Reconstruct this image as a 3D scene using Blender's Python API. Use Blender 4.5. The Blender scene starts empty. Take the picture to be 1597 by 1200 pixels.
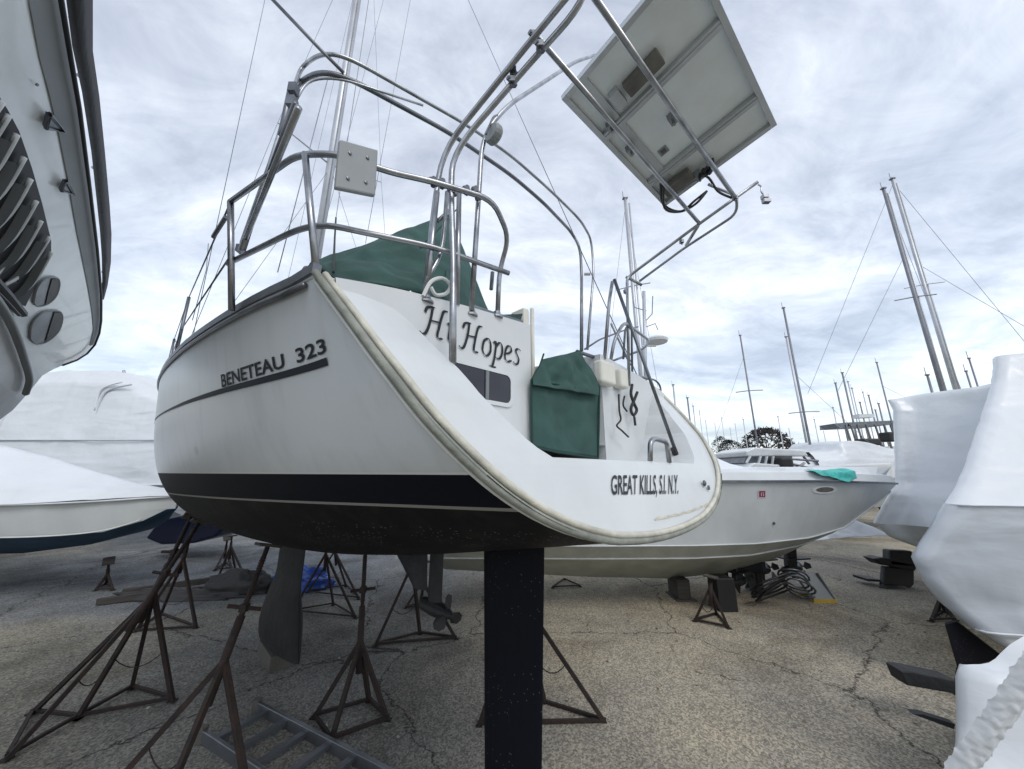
import bpy, bmesh, math, random
from mathutils import Vector, Matrix, noise
random.seed(7)
sc = bpy.context.scene
C = sc.collection

# ------------------------------------------------------------------ camera, sky, sun
EYE = 2.1
cam_d = bpy.data.cameras.new("Camera"); cam = bpy.data.objects.new("Camera", cam_d); C.objects.link(cam)
cam.location = (0, 0, EYE)
cam.rotation_euler = (math.radians(90 + 13.745), 0, 0)
cam_d.sensor_fit = 'HORIZONTAL'; cam_d.sensor_width = 36
cam_d.lens = 36 * 560 / 1597
cam_d.clip_start = .02; cam_d.clip_end = 3000
sc.camera = cam
SUN_EL, SUN_AZ = math.radians(48), math.radians(152)    # azimuth clockwise from +Y
w = bpy.data.worlds.new("World"); sc.world = w; w.use_nodes = True
nt = w.node_tree; nt.nodes.clear()
def N(tree, t, **k):
    n = tree.nodes.new(t)
    for a, b in k.items():
        if a == 'inp':
            for i, v in b.items(): n.inputs[i].default_value = v
        else: setattr(n, a, b)
    return n
out = N(nt, 'ShaderNodeOutputWorld')
sky = N(nt, 'ShaderNodeTexSky', sky_type='NISHITA', sun_disc=False, sun_elevation=SUN_EL, sun_rotation=SUN_AZ)
bg1 = N(nt, 'ShaderNodeBackground', inp={1: .05}); nt.links.new(sky.outputs[0], bg1.inputs[0])
tc = N(nt, 'ShaderNodeTexCoord')
# cloud layer: project the view direction onto a high flat layer so clouds stretch to the horizon
sep = N(nt, 'ShaderNodeSeparateXYZ'); nt.links.new(tc.outputs['Generated'], sep.inputs[0])
zc = N(nt, 'ShaderNodeMath', operation='MAXIMUM', inp={1: .0}); nt.links.new(sep.outputs[2], zc.inputs[0])
za = N(nt, 'ShaderNodeMath', operation='ADD', inp={1: .22}); nt.links.new(zc.outputs[0], za.inputs[0])
dx = N(nt, 'ShaderNodeMath', operation='DIVIDE'); nt.links.new(sep.outputs[0], dx.inputs[0]); nt.links.new(za.outputs[0], dx.inputs[1])
dy = N(nt, 'ShaderNodeMath', operation='DIVIDE'); nt.links.new(sep.outputs[1], dy.inputs[0]); nt.links.new(za.outputs[0], dy.inputs[1])
cmb = N(nt, 'ShaderNodeCombineXYZ'); nt.links.new(dx.outputs[0], cmb.inputs[0]); nt.links.new(dy.outputs[0], cmb.inputs[1])
mp = N(nt, 'ShaderNodeMapping', inp={1: (1.3, .4, 0), 2: (0, 0, -.6), 3: (.8, 1.25, 1)}); nt.links.new(cmb.outputs[0], mp.inputs[0])
n1 = N(nt, 'ShaderNodeTexNoise', inp={'Scale': .95, 'Detail': 10, 'Roughness': .6, 'Distortion': .9}); nt.links.new(mp.outputs[0], n1.inputs['Vector'])
n2 = N(nt, 'ShaderNodeTexNoise', inp={'Scale': 4.2, 'Detail': 8, 'Roughness': .65, 'Distortion': .8}); nt.links.new(mp.outputs[0], n2.inputs['Vector'])
mx = N(nt, 'ShaderNodeMath', operation='MULTIPLY', inp={1: .35}); nt.links.new(n2.outputs[0], mx.inputs[0])
ad = N(nt, 'ShaderNodeMath', operation='MULTIPLY_ADD', inp={1: .75}); nt.links.new(n1.outputs[0], ad.inputs[0]); nt.links.new(mx.outputs[0], ad.inputs[2])
cr = N(nt, 'ShaderNodeValToRGB'); nt.links.new(ad.outputs[0], cr.inputs[0])
e = cr.color_ramp.elements
e[0].position = .40; e[0].color = (.34, .365, .41, 1)
e[1].position = .65; e[1].color = (.76, .785, .80, 1)
m = e.new(.48); m.color = (.45, .48, .53, 1)
m = e.new(.56); m.color = (.575, .605, .645, 1)
bg2 = N(nt, 'ShaderNodeBackground', inp={1: 1.0}); nt.links.new(cr.outputs[0], bg2.inputs[0])
ads = N(nt, 'ShaderNodeAddShader'); nt.links.new(bg1.outputs[0], ads.inputs[0]); nt.links.new(bg2.outputs[0], ads.inputs[1])
nt.links.new(ads.outputs[0], out.inputs[0])
sd = bpy.data.lights.new("Sun", 'SUN'); sd.energy = .9; sd.angle = math.radians(22); sd.color = (1, .96, .9)
so = bpy.data.objects.new("Sun", sd); C.objects.link(so)
sv = Vector((math.sin(SUN_AZ) * math.cos(SUN_EL), math.cos(SUN_AZ) * math.cos(SUN_EL), math.sin(SUN_EL)))
so.rotation_euler = sv.to_track_quat('Z', 'Y').to_euler(); so.location = (0, -5, 12)
sc.view_settings.view_transform = 'Standard'; sc.view_settings.look = 'None'; sc.view_settings.gamma = 1
sc.view_settings.exposure = 0.38

# ------------------------------------------------------------------ materials
def mat(name, col, rough=.5, metal=0, var=.08, vscale=3, bump=0, bscale=20, spec=.5, col2=None, stretch=None, coat=0):
    m = bpy.data.materials.new(name); m.use_nodes = True; t = m.node_tree
    b = t.nodes['Principled BSDF']
    b.inputs['Roughness'].default_value = rough; b.inputs['Metallic'].default_value = metal
    b.inputs['Specular IOR Level'].default_value = spec
    if coat: b.inputs['Coat Weight'].default_value = coat
    tc = N(t, 'ShaderNodeTexCoord'); v = tc.outputs['Object']
    if stretch:
        mp = N(t, 'ShaderNodeMapping', inp={3: stretch}); t.links.new(v, mp.inputs[0]); v = mp.outputs[0]
    ns = N(t, 'ShaderNodeTexNoise', inp={'Scale': vscale, 'Detail': 6, 'Roughness': .6}); t.links.new(v, ns.inputs['Vector'])
    r = N(t, 'ShaderNodeValToRGB'); t.links.new(ns.outputs[0], r.inputs[0])
    c2 = col2 or tuple(c * (1 - var * 2.2) for c in col)
    r.color_ramp.elements[0].position = .3; r.color_ramp.elements[0].color = (*c2, 1)
    r.color_ramp.elements[1].position = .65; r.color_ramp.elements[1].color = (*col, 1)
    t.links.new(r.outputs[0], b.inputs['Base Color'])
    if bump:
        nb = N(t, 'ShaderNodeTexNoise', inp={'Scale': bscale, 'Detail': 5}); t.links.new(v, nb.inputs['Vector'])
        bm_ = N(t, 'ShaderNodeBump', inp={'Strength': bump, 'Distance': .02}); t.links.new(nb.outputs[0], bm_.inputs['Height'])
        t.links.new(bm_.outputs[0], b.inputs['Normal'])
    return m
M = {}
def film(name, col):
    m = bpy.data.materials.new(name); m.use_nodes = True; t = m.node_tree; b = t.nodes['Principled BSDF']
    tc = N(t, 'ShaderNodeTexCoord'); hs = []
    for rot, scl, nsc, typ in (((0, 0, .5), (1, 1, .22), 2.6, 'RIDGED_MULTIFRACTAL'), ((.9, .3, 0), (.25, .6, 1.1), 3.2, 'RIDGED_MULTIFRACTAL'), ((0, 0, 0), (1, 1, 1), 1.1, 'FBM'), ((.4, 1.1, 0), (.3, 1, 1), 9, 'FBM')):
        mp = N(t, 'ShaderNodeMapping', inp={2: rot, 3: scl}); t.links.new(tc.outputs['Object'], mp.inputs[0])
        n = N(t, 'ShaderNodeTexNoise', noise_type=typ, inp={'Scale': nsc, 'Detail': 3.5, 'Distortion': .35}); t.links.new(mp.outputs[0], n.inputs['Vector']); hs.append(n.outputs[0])
    acc = None
    for h_, k in zip(hs, (.26, .20, .50, .05)):
        q = N(t, 'ShaderNodeMath', operation='MULTIPLY_ADD', inp={1: k, 2: 0}); t.links.new(h_, q.inputs[0])
        if acc: t.links.new(acc, q.inputs[2])
        acc = q.outputs[0]
    bp = N(t, 'ShaderNodeBump', inp={'Strength': .75, 'Distance': .14}); t.links.new(acc, bp.inputs['Height']); t.links.new(bp.outputs[0], b.inputs['Normal'])
    r = N(t, 'ShaderNodeValToRGB'); t.links.new(hs[2], r.inputs[0]); r.color_ramp.elements[0].position = .3; r.color_ramp.elements[0].color = (*[c * .93 for c in col], 1); r.color_ramp.elements[1].position = .7; r.color_ramp.elements[1].color = (*col, 1)
    t.links.new(r.outputs[0], b.inputs['Base Color']); b.inputs['Roughness'].default_value = .33; b.inputs['Specular IOR Level'].default_value = .6
    return m
M['gel'] = mat('white_gelcoat', (.60, .625, .635), .32, var=.05, vscale=2.2, coat=.2)
M['gelmark'] = mat('weathered_gelcoat', (.66, .67, .65), .45, var=.07, vscale=5)
M['cream'] = mat('cream_rubber', (.60, .585, .50), .6, var=.16, vscale=9, bump=.2, bscale=40)
M['lipgrey'] = mat('dirty_grey_rubber', (.30, .31, .27), .7, col2=(.16, .17, .15), vscale=9, bump=.3, bscale=40)
M['creamlight'] = mat('cream_vinyl', (.72, .71, .64), .55, var=.08, vscale=6)
M['steel'] = mat('stainless_steel', (.40, .415, .44), .34, metal=1, var=.22, vscale=11)
M['steeldark'] = mat('dull_steel', (.20, .21, .23), .38, metal=.9, var=.2, vscale=8)
M['wire'] = mat('wire_rope', (.25, .27, .3), .5, metal=.6)
M['alu'] = mat('mast_aluminium', (.50, .52, .56), .45, metal=.55, var=.12, vscale=1.5)
M['aludark'] = mat('mast_dark', (.24, .25, .28), .5, metal=.4, var=.15, vscale=1.5)
M['ladder'] = mat('ladder_aluminium', (.24, .25, .27), .4, metal=.8, var=.15)
M['black'] = mat('black_rubber', (.012, .012, .014), .5)
M['blackcloth'] = mat('black_canvas', (.03, .03, .033), .85, bump=.6, bscale=14)
M['antifoul'] = mat('black_antifouling', (.010, .011, .013), .62, col2=(.022, .022, .024), vscale=7, bump=.3, bscale=25)
M['keel'] = mat('grey_keel', (.020, .018, .017), .8, col2=(.007, .0065, .006), vscale=4, bump=.4, bscale=15)
M['navy'] = mat('navy_paint', (.006, .01, .03), .25)
M['letter'] = mat('dark_lettering', (.010, .015, .024), .6)
M['green'] = mat('green_canvas', (.034, .090, .080), .88, var=.16, vscale=5, bump=.5, bscale=9)
M['greenedge'] = mat('green_piping', (.010, .045, .037), .8)
M['glass'] = mat('tinted_acrylic', (.018, .018, .03), .12, var=.2, vscale=8)
M['paneltrim'] = mat('solar_frame', (.50, .53, .55), .4, metal=.5, var=.08)
M['panelback'] = mat('solar_backsheet', (.76, .83, .85), .4, var=.06, vscale=4)
M['cells'] = mat('solar_cells', (.01, .015, .05), .15)
M['brownbox'] = mat('brown_box', (.15, .145, .13), .6, var=.2, vscale=10)
M['board'] = mat('grey_board', (.27, .29, .30), .6, var=.08)
M['rust'] = mat('rusty_steel', (.034, .018, .013), .8, col2=(.009, .008, .009), vscale=14, bump=.5, bscale=50)
M['wood'] = mat('weathered_timber', (.07, .06, .052), .85, col2=(.03, .027, .025), vscale=3, stretch=(1, 1, 8), bump=.4)
M['tarpblue'] = mat('blue_tarpaulin', (.015, .09, .42), .45, col2=(.01, .03, .18), vscale=7, bump=.8, bscale=9)
M['darktarp'] = mat('dark_tarpaulin', (.035, .033, .032), .7, vscale=5, bump=.6, bscale=8)
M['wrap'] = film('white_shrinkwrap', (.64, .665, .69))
M['wrapfold'] = mat('white_wrap_band', (.70, .73, .76), .42, var=.04, bump=.3, bscale=8)
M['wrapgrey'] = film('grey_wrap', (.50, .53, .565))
M['hullgrey'] = mat('grey_hull', (.55, .575, .575), .34, var=.07, vscale=1.5, coat=.2)
M['hullgreen'] = mat('stained_hull_bottom', (.44, .45, .39), .5, col2=(.33, .34, .29), vscale=3)
M['hullblue'] = mat('blue_bottom_paint', (.012, .05, .10), .6, var=.2)
M['hullpale'] = mat('pale_yacht_hull', (.86, .90, .92), .3, var=.08, vscale=3, coat=.3)
M['louvre'] = mat('dark_vent', (.018, .02, .024), .6)
M['louvregrey'] = mat('vent_blade', (.16, .175, .185), .4)
M['teal'] = mat('teal_tarpaulin', (.07, .50, .45), .5, var=.15, vscale=8, bump=.7, bscale=10)
M['red'] = mat('sticker_red', (.22, .03, .06), .5)
M['pink'] = mat('sticker_border', (.62, .50, .54), .5)
M['yellow'] = mat('yellow_plastic', (.55, .38, .05), .5, var=.15)
M['trunk'] = mat('bark', (.05, .045, .04), .9)
M['twig'] = mat('bare_branches', (.09, .08, .08), .9, col2=(.05, .045, .045))
M['treedark'] = mat('evergreen_foliage', (.018, .025, .022), .9)
M['rope'] = mat('dark_rope', (.03, .032, .036), .8)
M['ropewhite'] = mat('white_rope', (.66, .67, .66), .8)
M['concreteblock'] = mat('keel_block_timber', (.11, .10, .085), .85, vscale=6, bump=.4)

# ------------------------------------------------------------------ builders
def obj(name, verts, faces, m, parent=None, origin=None, smooth=False, mats=None, mi=None, uv=None):
    o0 = Vector(parent['_w']) if parent is not None else Vector(origin if origin is not None else (0, 0, 0))
    me = bpy.data.meshes.new(name)
    me.from_pydata([tuple(Vector(v) - o0) for v in verts], [], faces)
    for q in (mats or [m]): me.materials.append(M[q] if isinstance(q, str) else q)
    if mi: me.polygons.foreach_set('material_index', mi)
    if smooth: me.polygons.foreach_set('use_smooth', [True] * len(me.polygons))
    if uv:
        l = me.uv_layers.new(name='UVMap')
        for lp in me.loops: l.data[lp.index].uv = uv[lp.vertex_index]
    me.update()
    bm = bmesh.new(); bm.from_mesh(me); bmesh.ops.recalc_face_normals(bm, faces=bm.faces[:]); bm.to_mesh(me); bm.free()
    o = bpy.data.objects.new(name, me); C.objects.link(o)
    if parent is not None: o.parent = parent
    else: o.location = o0
    o['_w'] = tuple(o0)
    return o
def tag(o, label=None, cat=None, group=None, kind=None):
    if label: o['label'] = label
    if cat: o['category'] = cat
    if group: o['group'] = group
    if kind: o['kind'] = kind
    return o
def thing(name, label, cat, loc, group=None):
    o = bpy.data.objects.new(name, None); C.objects.link(o); o.location = loc; o['_w'] = tuple(loc)
    o.empty_display_size = .2
    return tag(o, label, cat, group)

class MB:
    def __init__(s): s.v = []; s.f = []; s.mi = []; s.sm = False
    def add(s, v, f, mi=0):
        n = len(s.v); s.v += [tuple(q) for q in v]; s.f += [tuple(i + n for i in q) for q in f]; s.mi += [mi] * len(f); return s
    def box(s, c, d, ax=None, mi=0, taper=1):
        X, Y, Z = ax or (Vector((1, 0, 0)), Vector((0, 1, 0)), Vector((0, 0, 1)))
        c = Vector(c); vs = []
        for k in (-1, 1):
            tp = taper if k > 0 else 1
            for a, b in ((-1, -1), (1, -1), (1, 1), (-1, 1)):
                vs.append(c + Vector(X) * (a * d[0] / 2 * tp) + Vector(Y) * (b * d[1] / 2 * tp) + Vector(Z) * (k * d[2] / 2))
        return s.add(vs, [(3, 2, 1, 0), (4, 5, 6, 7), (0, 1, 5, 4), (1, 2, 6, 5), (2, 3, 7, 6), (3, 0, 4, 7)], mi)
    def beam(s, a, b, wd, hd=None, mi=0):
        a = Vector(a); b = Vector(b); z = (b - a); L = z.length; z.normalize()
        x = z.cross(Vector((0, 0, 1)));
        if x.length < .01: x = Vector((1, 0, 0))
        x.normalize(); y = x.cross(z)
        return s.box((a + b) / 2, (wd, hd or wd, L), (x, y, z), mi)
    def tube(s, pts, r, seg=8, mi=0, r2=None, cap=True):
        pts = [Vector(p) for p in pts]; n = len(pts)
        if n < 2: return s
        tg = []
        for i in range(n):
            a = pts[max(i - 1, 0)]; b = pts[min(i + 1, n - 1)]; d = (b - a)
            tg.append(d.normalized() if d.length > 1e-9 else Vector((0, 0, 1)))
        u = tg[0].orthogonal().normalized(); vs = []; fs = []
        for i in range(n):
            u = (u - tg[i] * u.dot(tg[i])); u.normalize(); v = tg[i].cross(u)
            rr = r if r2 is None else r + (r2 - r) * i / (n - 1)
            for k in range(seg):
                an = 2 * math.pi * k / seg; vs.append(pts[i] + (u * math.cos(an) + v * math.sin(an)) * rr)
        for i in range(n - 1):
            for k in range(seg):
                k2 = (k + 1) % seg; fs.append((i * seg + k, i * seg + k2, (i + 1) * seg + k2, (i + 1) * seg + k))
        if cap: fs += [tuple(range(seg))[::-1], tuple((n - 1) * seg + k for k in range(seg))]
        return s.add(vs, fs, mi)
    def lathe(s, c, prof, axis=(0, 0, 1), seg=14, mi=0):
        z = Vector(axis).normalized(); x = z.orthogonal().normalized(); y = z.cross(x); c = Vector(c); vs = []; fs = []
        for (r, h) in prof:
            for k in range(seg):
                a = 2 * math.pi * k / seg; vs.append(c + z * h + (x * math.cos(a) + y * math.sin(a)) * r)
        for i in range(len(prof) - 1):
            for k in range(seg):
                k2 = (k + 1) % seg; fs.append((i * seg + k, i * seg + k2, (i + 1) * seg + k2, (i + 1) * seg + k))
        fs += [tuple(range(seg))[::-1], tuple((len(prof) - 1) * seg + k for k in range(seg))]
        return s.add(vs, fs, mi)
    def prism(s, poly, dvec, mi=0):
        n = len(poly); dv = Vector(dvec); p = [Vector(q) for q in poly]
        return s.add(p + [q + dv for q in p], [tuple(range(n))[::-1], tuple(range(n, 2 * n))] + [(i, (i + 1) % n, (i + 1) % n + n, i + n) for i in range(n)], mi)
    def grid(s, rows, mi=0):
        assert len(set(len(r) for r in rows)) == 1
        nr = len(rows); nc = len(rows[0]); vs = [p for r in rows for p in r]
        return s.add(vs, [(i * nc + j, i * nc + j + 1, (i + 1) * nc + j + 1, (i + 1) * nc + j) for i in range(nr - 1) for j in range(nc - 1)], mi)
    def build(s, name, m, parent=None, origin=None, smooth=False, mats=None):
        return obj(name, s.v, s.f, m, parent, origin, smooth, mats, s.mi if mats else None)
def soft(pts, r=.12, k=5):
    """round the corners of a polyline like bent pipe"""
    pts = [Vector(p) for p in pts]; o = [pts[0]]
    for i in range(1, len(pts) - 1):
        a, b, c = pts[i - 1], pts[i], pts[i + 1]
        d1 = min(r, (a - b).length * .48); d2 = min(r, (c - b).length * .48)
        p = b + (a - b).normalized() * d1; q = b + (c - b).normalized() * d2
        for j in range(k + 1):
            t = j / k; o.append(p * (1 - t) ** 2 + b * 2 * t * (1 - t) + q * t * t)
    o.append(pts[-1]); return o
def smoothcurve(pts, k=6):
    pts = [Vector(p) for p in pts]; o = []
    for i in range(len(pts) - 1):
        p0 = pts[max(i - 1, 0)]; p1 = pts[i]; p2 = pts[i + 1]; p3 = pts[min(i + 2, len(pts) - 1)]
        for j in range(k):
            t = j / k
            o.append(.5 * ((2 * p1) + (p2 - p0) * t + (2 * p0 - 5 * p1 + 4 * p2 - p3) * t * t + (3 * p1 - p0 - 3 * p2 + p3) * t ** 3))
    o.append(pts[-1]); return o
def tube(name, pts, r, m, parent, bend=.1, seg=8, label=None):
    b = MB(); b.tube(soft(pts, bend) if bend else pts, r, seg); o = b.build(name, m, parent, smooth=True)
    if label: o['label'] = label
    return o
def bevel(o, wd=.01, seg=2):
    md = o.modifiers.new('bevel', 'BEVEL'); md.width = wd; md.segments = seg; md.limit_method = 'ANGLE'; return o
def lerp(T, t):
    if t <= T[0][0]: return T[0][1]
    for (a, b), (c, d) in zip(T, T[1:]):
        if t <= c: return b + (d - b) * (t - a) / (c - a)
    return T[-1][1]
def slerp(T, t):     # smooth interpolation through a table
    n = len(T)
    if t <= T[0][0]: return T[0][1]
    if t >= T[-1][0]: return T[-1][1]
    for i in range(n - 1):
        if T[i][0] <= t <= T[i + 1][0]:
            x0, y0 = T[i]; x1, y1 = T[i + 1]
            m0 = (y1 - T[i - 1][1]) / (x1 - T[i - 1][0]) if i > 0 else (y1 - y0) / (x1 - x0)
            m1 = (T[i + 2][1] - y0) / (T[i + 2][0] - x0) if i < n - 2 else (y1 - y0) / (x1 - x0)
            h = x1 - x0; s = (t - x0) / h
            return (2 * s ** 3 - 3 * s ** 2 + 1) * y0 + (s ** 3 - 2 * s * s + s) * h * m0 + (-2 * s ** 3 + 3 * s * s) * y1 + (s ** 3 - s * s) * h * m1

# ------------------------------------------------------------------ ground
def ground_material():
    m = bpy.data.materials.new('yard_asphalt'); m.use_nodes = True; t = m.node_tree; b = t.nodes['Principled BSDF']
    tc = N(t, 'ShaderNodeTexCoord'); P = tc.outputs['Object']
    def ns(s, d=6, r=.6, dist=0, vec=P):
        n = N(t, 'ShaderNodeTexNoise', inp={'Scale': s, 'Detail': d, 'Roughness': r, 'Distortion': dist}); t.links.new(vec, n.inputs['Vector']); return n.outputs[0]
    def ramp(src, els):
        r = N(t, 'ShaderNodeValToRGB'); t.links.new(src, r.inputs[0]); E = r.color_ramp.elements
        E[0].position, E[0].color = els[0][0], (*els[0][1], 1); E[1].position, E[1].color = els[-1][0], (*els[-1][1], 1)
        for p, c in els[1:-1]: q = E.new(p); q.color = (*c, 1)
        return r.outputs[0]
    def mix(f, a, c, mode='MIX'):
        x = N(t, 'ShaderNodeMix', data_type='RGBA', blend_type=mode)
        for src, i in ((f, 0), (a, 6), (c, 7)):
            if isinstance(src, (int, float)): x.inputs[i].default_value = src
            elif isinstance(src, tuple): x.inputs[i].default_value = (*src, 1)
            else: t.links.new(src, x.inputs[i])
        return x.outputs[2]
    asphalt = ramp(ns(.9, 8, .65), [(.3, (.26, .24, .205)), (.5, (.34, .31, .255)), (.7, (.42, .375, .295))])
    gravel = ramp(ns(1.3, 8, .65), [(.3, (.12, .125, .13)), (.7, (.24, .25, .26))])
    # west side is darker gravel: a soft wandering border
    sp = N(t, 'ShaderNodeSeparateXYZ'); t.links.new(P, sp.inputs[0])
    bx = N(t, 'ShaderNodeMath', operation='MULTIPLY_ADD', inp={1: .55}); t.links.new(sp.outputs[1], bx.inputs[0]); t.links.new(sp.outputs[0], bx.inputs[2])
    bn = N(t, 'ShaderNodeMath', operation='MULTIPLY_ADD', inp={1: 2.5}); t.links.new(ns(.5), bn.inputs[0]); t.links.new(bx.outputs[0], bn.inputs[2])
    mr = N(t, 'ShaderNodeMapRange', inp={1: -.6, 2: 1.5}); t.links.new(bn.outputs[0], mr.inputs[0])
    # y beyond ~6.6 on the west is gravel
    my = N(t, 'ShaderNodeMath', operation='MULTIPLY_ADD', inp={1: -.25}); t.links.new(sp.outputs[0], my.inputs[0]); t.links.new(sp.outputs[1], my.inputs[2])
    my2 = N(t, 'ShaderNodeMath', operation='MULTIPLY_ADD', inp={1: 1.2}); t.links.new(ns(.8), my2.inputs[0]); t.links.new(my.outputs[0], my2.inputs[2])
    gy = N(t, 'ShaderNodeMapRange', inp={1: 8.0, 2: 8.5}); t.links.new(my2.outputs[0], gy.inputs[0])
    gx = N(t, 'ShaderNodeMapRange', inp={1: -1.0, 2: -3.2}); t.links.new(sp.outputs[0], gx.inputs[0])
    gf = N(t, 'ShaderNodeMath', operation='MULTIPLY'); t.links.new(gy.outputs[0], gf.inputs[0]); t.links.new(gx.outputs[0], gf.inputs[1])
    damp = mix(.0, asphalt, asphalt)
    greyer = ramp(ns(1.1, 8, .6), [(.3, (.17, .168, .158)), (.7, (.27, .262, .235))])
    gx2 = N(t, 'ShaderNodeMapRange', inp={1: .4, 2: -1.6}); t.links.new(sp.outputs[0], gx2.inputs[0])
    base = mix(gx2.outputs[0], asphalt, greyer)
    base = mix(gf.outputs[0], base, gravel)
    # stones
    vo = N(t, 'ShaderNodeTexVoronoi', inp={'Scale': 70}); t.links.new(P, vo.inputs['Vector'])
    st = ramp(vo.outputs['Color'], [(.25, (.45, .45, .45)), (.5, (1, 1, 1)), (.8, (1.75, 1.7, 1.6))])
    base = mix(.65, base, st, 'MULTIPLY')
    fine = ramp(ns(160, 3, .7), [(.35, (.62, .62, .62)), (.65, (1.4, 1.4, 1.4))])
    base = mix(.6, base, fine, 'MULTIPLY')
    # dark stains
    stain = ramp(ns(.45, 5, .55, 1.2), [(.50, (1, 1, 1)), (.60, (.74, .72, .70)), (.68, (.60, .59, .58))])
    tone = ramp(ns(.16, 3, .5), [(.38, (.80, .82, .86)), (.5, (1, 1, 1)), (.62, (1.22, 1.15, 1.0))]); base = mix(1, base, tone, 'MULTIPLY')
    oil = ramp(ns(1.7, 4, .6, .6), [(.66, (1, 1, 1)), (.72, (.62, .62, .62))]); base = mix(1, base, oil, 'MULTIPLY')
    base = mix(1, base, stain, 'MULTIPLY')
    # cracks: distorted voronoi borders, broken up by noise
    wob = N(t, 'ShaderNodeTexNoise', inp={'Scale': 2.2, 'Detail': 6, 'Roughness': .7}); t.links.new(P, wob.inputs['Vector'])
    wv = N(t, 'ShaderNodeVectorMath', operation='MULTIPLY_ADD'); wv.inputs[1].default_value = (.55, .55, 0); t.links.new(wob.outputs['Color'], wv.inputs[0]); t.links.new(P, wv.inputs[2])
    heights = []
    for s, wdt, cut in ((.30, .0045, .0), (.9, .006, .60)):
        vc = N(t, 'ShaderNodeTexVoronoi', feature='DISTANCE_TO_EDGE', inp={'Scale': s}); t.links.new(wv.outputs[0], vc.inputs['Vector'])
        c = ramp(vc.outputs['Distance'], [(0, (1, 1, 1)), (wdt, (0, 0, 0))])
        if cut:
            k = ramp(ns(.7, 2), [(cut, (0, 0, 0)), (cut + .05, (1, 1, 1))]); c = mix(1, c, k, 'MULTIPLY')
        heights.append(c); base = mix(c, base, (.022, .02, .018))
    t.links.new(base, b.inputs['Base Color'])
    b.inputs['Roughness'].default_value = .9; b.inputs['Specular IOR Level'].default_value = .25
    hb = mix(.5, st, fine)
    hb = mix(heights[0], hb, (0, 0, 0))
    bp = N(t, 'ShaderNodeBump', inp={'Strength': .75, 'Distance': .012}); t.links.new(hb, bp.inputs['Height']); t.links.new(bp.outputs[0], b.inputs['Normal'])
    return m
M['ground'] = ground_material()
g = MB()
xs = [-900, -200, -60, -30] + [-20 + i * 1.0 for i in range(41)] + [30, 60, 200, 900]
ys = [-60, -20] + [-6 + i * 1.0 for i in range(36)] + [45, 80, 200, 1200]
g.grid([[(x, y, .03 * noise.noise(Vector((x * .35, y * .35, 0))) if abs(x) < 20 and -6 < y < 28 else 0) for x in xs] for y in ys])
go = g.build('ground', 'ground', smooth=True); tag(go, kind='structure')

# ------------------------------------------------------------------ THE SLOOP (main boat): boat frame t forward, u starboard, z above eye level (= painted waterline)
AN = math.radians(44.6); HV = Vector((-math.sin(AN), math.cos(AN), 0)); SV = Vector((math.cos(AN), math.sin(AN), 0)); OO = Vector((.30, 2.03, EYE))
UZ = Vector((0, 0, 1))
def B(t, u, z): return OO + HV * t + SV * u + UZ * z
WZ = [(-.26, .535), (-.15, .51), (-.05, .48), (.05, .44), (.15, .385), (.25, .325), (.35, .25), (.45, .17), (.55, .085), (.65, 0), (1.2, -.45)]
SH = [(-.5, .65), (0, .65), (.5, .695), (1, .74), (2, .82), (3, .89), (4, .95), (6, 1.06), (8, 1.16), (9.4, 1.24)]
BD = [(-.6, 1.33), (0, 1.35), (.5, 1.43), (1, 1.5), (1.5, 1.56), (2, 1.61), (3, 1.68), (4, 1.71), (5, 1.69), (6, 1.58), (7, 1.33), (8, .92), (9, .36), (9.4, .02)]
BT = [(-.6, -.25), (0, -.36), (1, -.53), (2, -.65), (4, -.74), (5, -.75), (6, -.67), (7, -.54), (8, -.35), (9, -.05), (9.4, .9)]
FL = [(-.6, .22), (0, .21), (2, .14), (4, .08), (6, .14), (8, .35), (9.4, .5)]
def HB(t, u, dz=-.004):      # point on the underside of the hull
    lo, hi = 0., 1.
    for _ in range(30):
        m_ = (lo + hi) / 2
        if hx(t, m_) > abs(u): lo = m_
        else: hi = m_
    return B(t, u, hz(t, lo) + dz)
def rake(z): return slerp(WZ, z)
def hx(t, x): return slerp(BD, t) * (1 - slerp(FL, t) * x) * (max(1 - x ** 4, 0)) ** .42
def hz(t, x): return slerp(SH, t) * (1 - x) + slerp(BT, t) * x
def hu(t, z):
    S = slerp(SH, t); Q = slerp(BT, t); return hx(t, min(max((S - z) / (S - Q), 0), 1))

sloop = thing('sailing_yacht', 'large white sailing yacht with navy waterline stripe, open transom and solar panel arch', 'sailboat', tuple(B(4, 0, -EYE)))

# hull material: white topsides, navy boot stripe, white pinlines, black bottom, decided by height and station stored in the UVs
hm = bpy.data.materials.new('hull_paint'); hm.use_nodes = True; t = hm.node_tree; b = t.nodes['Principled BSDF']
uvn = N(t, 'ShaderNodeUVMap', uv_map='UVMap'); sp = N(t, 'ShaderNodeSeparateXYZ'); t.links.new(uvn.outputs[0], sp.inputs[0])
def mth(op, a, bb, c=None):
    n = N(t, 'ShaderNodeMath', operation=op)
    for i, q in enumerate((a, bb, c)):
        if q is None: continue
        if isinstance(q, (int, float)): n.inputs[i].default_value = q
        else: t.links.new(q, n.inputs[i])
    return n.outputs[0]
zz = sp.outputs[1]; tt = sp.outputs[0]
low = mth('MULTIPLY_ADD', tt, -.022, -.112)                    # lower edge of the navy band
def mixc(f, a, c):
    x = N(t, 'ShaderNodeMix', data_type='RGBA')
    for src, i in ((f, 0), (a, 6), (c, 7)):
        if isinstance(src, tuple): x.inputs[i].default_value = (*src, 1)
        elif isinstance(src, (int, float)): x.inputs[i].default_value = src
        else: t.links.new(src, x.inputs[i])
    return x.outputs[2]
oc = N(t, 'ShaderNodeTexCoord')
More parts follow.
